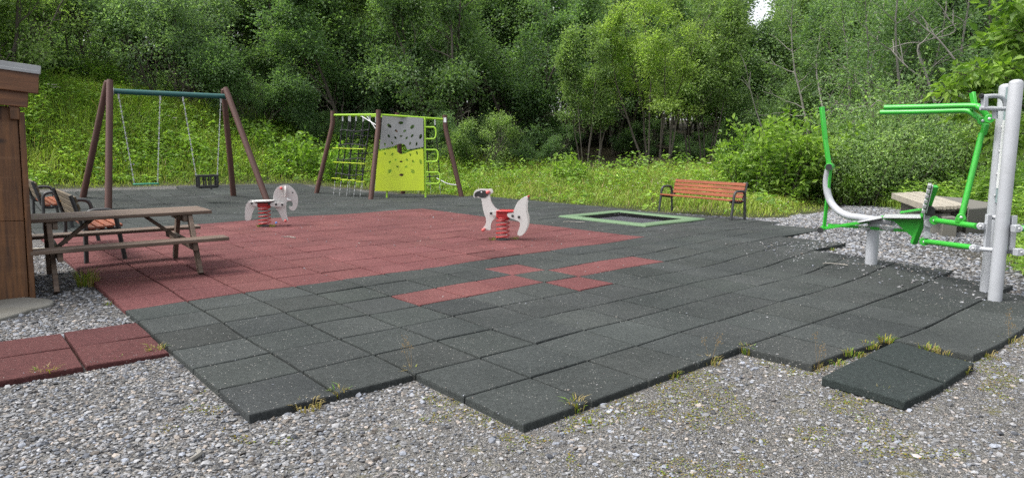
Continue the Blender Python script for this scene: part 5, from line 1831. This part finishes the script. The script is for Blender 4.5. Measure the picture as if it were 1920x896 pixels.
# seed heads and small white clover heads
def dots(n, xr, yr, fn, zfn, size, col, name, lab, cat, seed):
    r = np.random.default_rng(seed)
    x = r.uniform(*xr, n); y = r.uniform(*yr, n)
    k = (r.random(n) < fn(x, y)) & in_view(x, y, 1) & (~on_tiles_fast(x, y))
    x, y = x[k], y[k]
    c = np.array(col) * r.uniform(0.75, 1.1, (len(x), 1))
    o = stones(name, x, y, ground_z(x, y) + zfn(x, y) * r.uniform(0.6, 1.1, len(x)), r.uniform(0.6, 1.3, len(x)) * size, c, 'petal', r, flat=(0.6, 0.9))
    tag(o, lab, cat, kind="stuff")
meadow_f = lambda x, y: smooth(0.4, 1.0, dist_in(x, y)) * (1 - smooth(4.5, 7, dist_in(x, y))) * smooth(0.42, 0.62, N2(x * 0.7 + 2, y * 0.7))
dots(1500, (-3, 9), (14, 27), meadow_f, lambda x, y: 0.10 + 0.30 * smooth(0.15, 2.2, dist_in(x, y)), 0.026, (0.62, 0.60, 0.50), "clover_flowers", "tiny whitish clover heads dotted over the right meadow", "flowers", 8)
dots(420, (-20, 4), (16, 27), bank_d, lambda x, y: 0.45 + 0 * x, 0.036, (0.50, 0.42, 0.07), "buttercups", "small yellow flowers dotted over the grassy bank", "flowers", 9)
dots(260, (-16, -6), (18, 25), lambda x, y: bank_d(x, y) * (N3(x * 0.8, y * 0.8) > 0.6), lambda x, y: 0.5 + 0 * x, 0.05, (0.13, 0.10, 0.24), "lupin_spikes", "dull violet flower spikes low on the bank behind the swings", "flowers", 10)

# umbel flowers with pale pinkish heads
def umbel(px, py, Y, label, nh=5, s=1.0):
    q = at(px, py, Y)
    gz = float(ground_z(q.x, Y))
    h = max(0.5, q.z - gz)
    r = thing("flowering_umbel", label, "flower", (q.x, Y, gz), 0, "pale umbel flowers on the bank")
    rr_ = random.Random(int(px))
    st = MB()
    st.tube([(0, 0, 0), (0.02, 0, h * 0.6), (0, 0, h)], [0.012, 0.010, 0.006], 6)
    for k in range(nh):
        a, ln = rr_.uniform(0, 6.28), rr_.uniform(0.1, 0.34) * s
        b = Vector((math.cos(a) * ln, math.sin(a) * ln * 0.6, h + rr_.uniform(-0.22, 0.12)))
        st.tube([(0, 0, h * 0.72), b], 0.005, 5)
        fl_ = MB()
        for j in range(16):
            e, rad = rr_.uniform(0, 6.28), 0.075 * math.sqrt(rr_.random()) * s
            c = b + Vector((math.cos(e) * rad, math.sin(e) * rad, 0.02 - rad * 0.12))
            fl_.box(c, (0.026, 0.026, 0.012), Matrix.Rotation(rr_.uniform(0, 3), 3, 'Z') @ Matrix.Rotation(rr_.uniform(-.5, .5), 3, 'X'))
        fl_.build("flower_head", 'umbel_petal', r)
    st.build("stem", 'bark_green', r)
paint('bark_green', (0.06, 0.10, 0.03), 0.7, grime=0.0)
paint('umbel_petal', (0.55, 0.47, 0.46), 0.7, grime=0.0)
umbel(95, 178, 21.5, "cluster of pale pink umbel flowers between hut roof and swing post", 7, 1.1)
umbel(318, 215, 23.5, "pale umbel flower standing on the bank behind the flat swing", 3, 0.8)
umbel(1340, 297, 20.5, "pale umbel flower behind the left half of the orange bench", 3, 0.7)
umbel(1374, 313, 19.5, "pale umbel flower just above the right half of the orange bench", 2, 0.6)
umbel(238, 88, 26.0, "pale umbel flower high on the bank edge above the teal crossbeam", 2, 0.7)

# ------------------------------------------------------------------ grass tufts at tile edges and round the springs
def tuft(px, py, label, n=40, h=0.10, rad=0.05, dryness=0.2, z=-0.045, stalk=False):
    q = gp(px, py, z)
    r = random.Random(int(px * 7 + py))
    V, F, C = [], [], []
    for k in range(n):
        a, rr_ = r.uniform(0, 6.28), rad * math.sqrt(r.random())
        b = Vector((math.cos(a) * rr_, math.sin(a) * rr_, 0))
        a2 = a + r.uniform(-0.9, 0.9)
        hh_ = h * r.uniform(0.35, 1.0)
        le = r.uniform(0.2, 0.95) * hh_
        w = r.uniform(0.0018, 0.0042)
        s = Vector((-math.sin(a2), math.cos(a2), 0)) * w
        o_ = Vector((math.cos(a2), math.sin(a2), 0))
        m1 = b + o_ * le * 0.3 + Vector((0, 0, hh_ * 0.6)); t = b + o_ * le + Vector((0, 0, hh_ * (0.95 - 0.35 * le / hh_)))
        i = len(V)
        V += [b - s, b + s, m1 + s * 0.9, m1 - s * 0.9, t]
        F += [(i, i + 1, i + 2), (i, i + 2, i + 3), (i + 3, i + 2, i + 4)]
        c = (0.30, 0.24, 0.10) if r.random() < dryness + 0.12 else (r.uniform(0.10, 0.24), r.uniform(0.16, 0.27), 0.024)
        C += [c] * 5
    if stalk:
        for k in range(3):
            a = r.uniform(0, 6.28); L_ = r.uniform(0.14, 0.24)
            t = Vector((math.cos(a) * 0.05, math.sin(a) * 0.05, L_)); s = Vector((0.0011, 0, 0))
            i = len(V); V += [-s, s, t + s * 0.6, t - s * 0.6, t + Vector((0, 0, 0.01))]
            F += [(i, i + 1, i + 2), (i, i + 2, i + 3), (i + 3, i + 2, i + 4)]; C += [(0.26, 0.19, 0.11)] * 5
            for j in range(14):
                e = t + Vector((r.uniform(-.02, .02), r.uniform(-.02, .02), r.uniform(-.05, .02))); i = len(V)
                V += [e, e + Vector((.004, 0, .001)), e + Vector((.003, 0, .006)), e + Vector((-.001, .001, .005)), e + Vector((0, 0, .009))]
                F += [(i, i + 1, i + 2), (i, i + 2, i + 3), (i + 3, i + 2, i + 4)]; C += [(0.28, 0.20, 0.12)] * 5
    o = np_mesh("grass_tuft", np.array([v[:] for v in V]), np.array(F), 'grass_blades', {"tint": np.array(C)}, loc=(q.x, q.y, z))
    tag(o, label, "grass tuft", "grass tufts at the tile edges")
tuft(165, 536, "big grass tuft at the red tile edge beside the picnic table leg", 110, 0.26, 0.10, 0.1)
tuft(86, 704, "small tuft on the near edge of the red tile path", 40, 0.09, 0.06, 0.35)
tuft(222, 676, "tiny tuft midway along the near edge of the red tile path", 18, 0.05, 0.04, 0.4)
tuft(290, 660, "tuft where the red tile path meets the grey tiles", 45, 0.09, 0.06, 0.5)
tuft(203, 571, "tiny bright green tuft on the gravel beside the red tile field", 22, 0.035, 0.04, 0.0)
tuft(636, 742, "tuft at the near edge of the left tile corner, right of the dry clump", 46, 0.09, 0.045, 0.35)
tuft(575, 765, "dry straw coloured clump at the near edge of the left tile corner", 60, 0.07, 0.08, 0.85)
tuft(772, 702, "dry seeding tuft in the notch between the two front tile corners", 34, 0.07, 0.05, 0.6, stalk=True)
tuft(1078, 768, "green tuft right of the central tile corner", 44, 0.10, 0.05, 0.25)
tuft(1102, 792, "tiny mossy tuft lying on gravel below the central tile corner", 22, 0.03, 0.03, 0.05)
tuft(1257, 705, "short tuft under the tile edge right of centre", 50, 0.06, 0.06, 0.3)
tuft(1333, 682, "seeding tuft with brown stalks under the tile edge right of centre", 45, 0.08, 0.06, 0.5, stalk=True)
tuft(1402, 662, "bright tuft in the notch where the tile edge turns back", 60, 0.09, 0.06, 0.15)
tuft(1532, 692, "dry seeding tuft beside the outer loose tile", 34, 0.06, 0.06, 0.8, stalk=True)
tuft(1570, 684, "small weed at the lower end of the crack beside the loose tiles", 34, 0.05, 0.05, 0.2, z=-0.02)
tuft(1600, 668, "small weed in the middle of the crack beside the loose tiles", 48, 0.07, 0.06, 0.1, z=-0.02)
tuft(1632, 652, "small weed at the upper part of the crack beside the loose tiles", 48, 0.06, 0.06, 0.1, z=-0.02)
tuft(1659, 642, "bright weed topping the crack beside the loose tiles", 50, 0.08, 0.05, 0.05, z=-0.01)
tuft(1742, 656, "weed between the inner loose tile and the paving", 34, 0.06, 0.07, 0.2, z=-0.01)
tuft(1765, 663, "dry weed between the inner loose tile and the paving near its right end", 30, 0.05, 0.06, 0.6, z=-0.01)
tuft(1845, 668, "dry tuft at the paving edge right of the loose tiles", 36, 0.07, 0.05, 0.6)
tuft(1890, 640, "yellow tuft at the paving edge by the right frame border", 50, 0.07, 0.09, 0.6, stalk=True)
tuft(1804, 700, "sparse green tuft right of the outer loose tile", 26, 0.08, 0.04, 0.3)
tuft(1655, 745, "sparse tuft at the near edge of the outer loose tile", 26, 0.08, 0.05, 0.4)
for (px, py, lab) in ((486, 425, "short weed at the left foot of the elephant spring"), (511, 425, "short weed at the right foot of the elephant spring"),
                      (925, 450, "short weed at the left foot of the sheep spring"), (965, 449, "short weed at the right foot of the sheep spring")):
    tuft(px, py, lab, 40, 0.07, 0.06, 0.25, z=0.0)
tuft(1560, 470, "small tuft at the gravel edge left of the grey pedestal", 36, 0.06, 0.05, 0.2)

# twigs and chips lying about
for k, (a, b, z, lab) in enumerate((((455, 445), (556, 447), 0.008, "x"),)):
    pass
def stick(a, b, z, r_, label):
    p, q = gp(*a, z), gp(*b, z)
    mid = p.lerp(q, 0.3) + Vector((0.02, 0.03, 0.004))
    o = MB().tube(spline([tuple(p), tuple(mid), tuple(q)], 3, False), r_, 6).build("stick", 'pale_bark', origin=p)
    tag(o, label, "stick")
stick((532, 444), (554, 446), 0.008, 0.008, "short pale stick lying on the red tiles near the elephant")
stick((1543, 494), (1590, 497), 0.010, 0.007, "straw coloured stick lying on grey tiles left of the pedestal")
stick((1056, 416), (1096, 417), 0.010, 0.010, "brown twig lying in front of the trampoline's left corner")
stick((357, 862), (371, 844), -0.035, 0.012, "weathered wood chip lying on the front gravel left of centre")
o = MB().dome((0, 0, 0), (0, 0, 1), 0.022, 0.03).build("bottle_cap", 'label_blue')
q = gp(518, 419, 0.0); o.location = (q.x, q.y, 0.003)
tag(o, "small blue bottle cap lying on red tiles beside the elephant spring", "cap")

# ------------------------------------------------------------------ protos never used would stand behind the camera
for k, root in PRO.items():
    if k not in USED:
        for c in list(root.children): bpy.data.objects.remove(c)
        bpy.data.objects.remove(root)
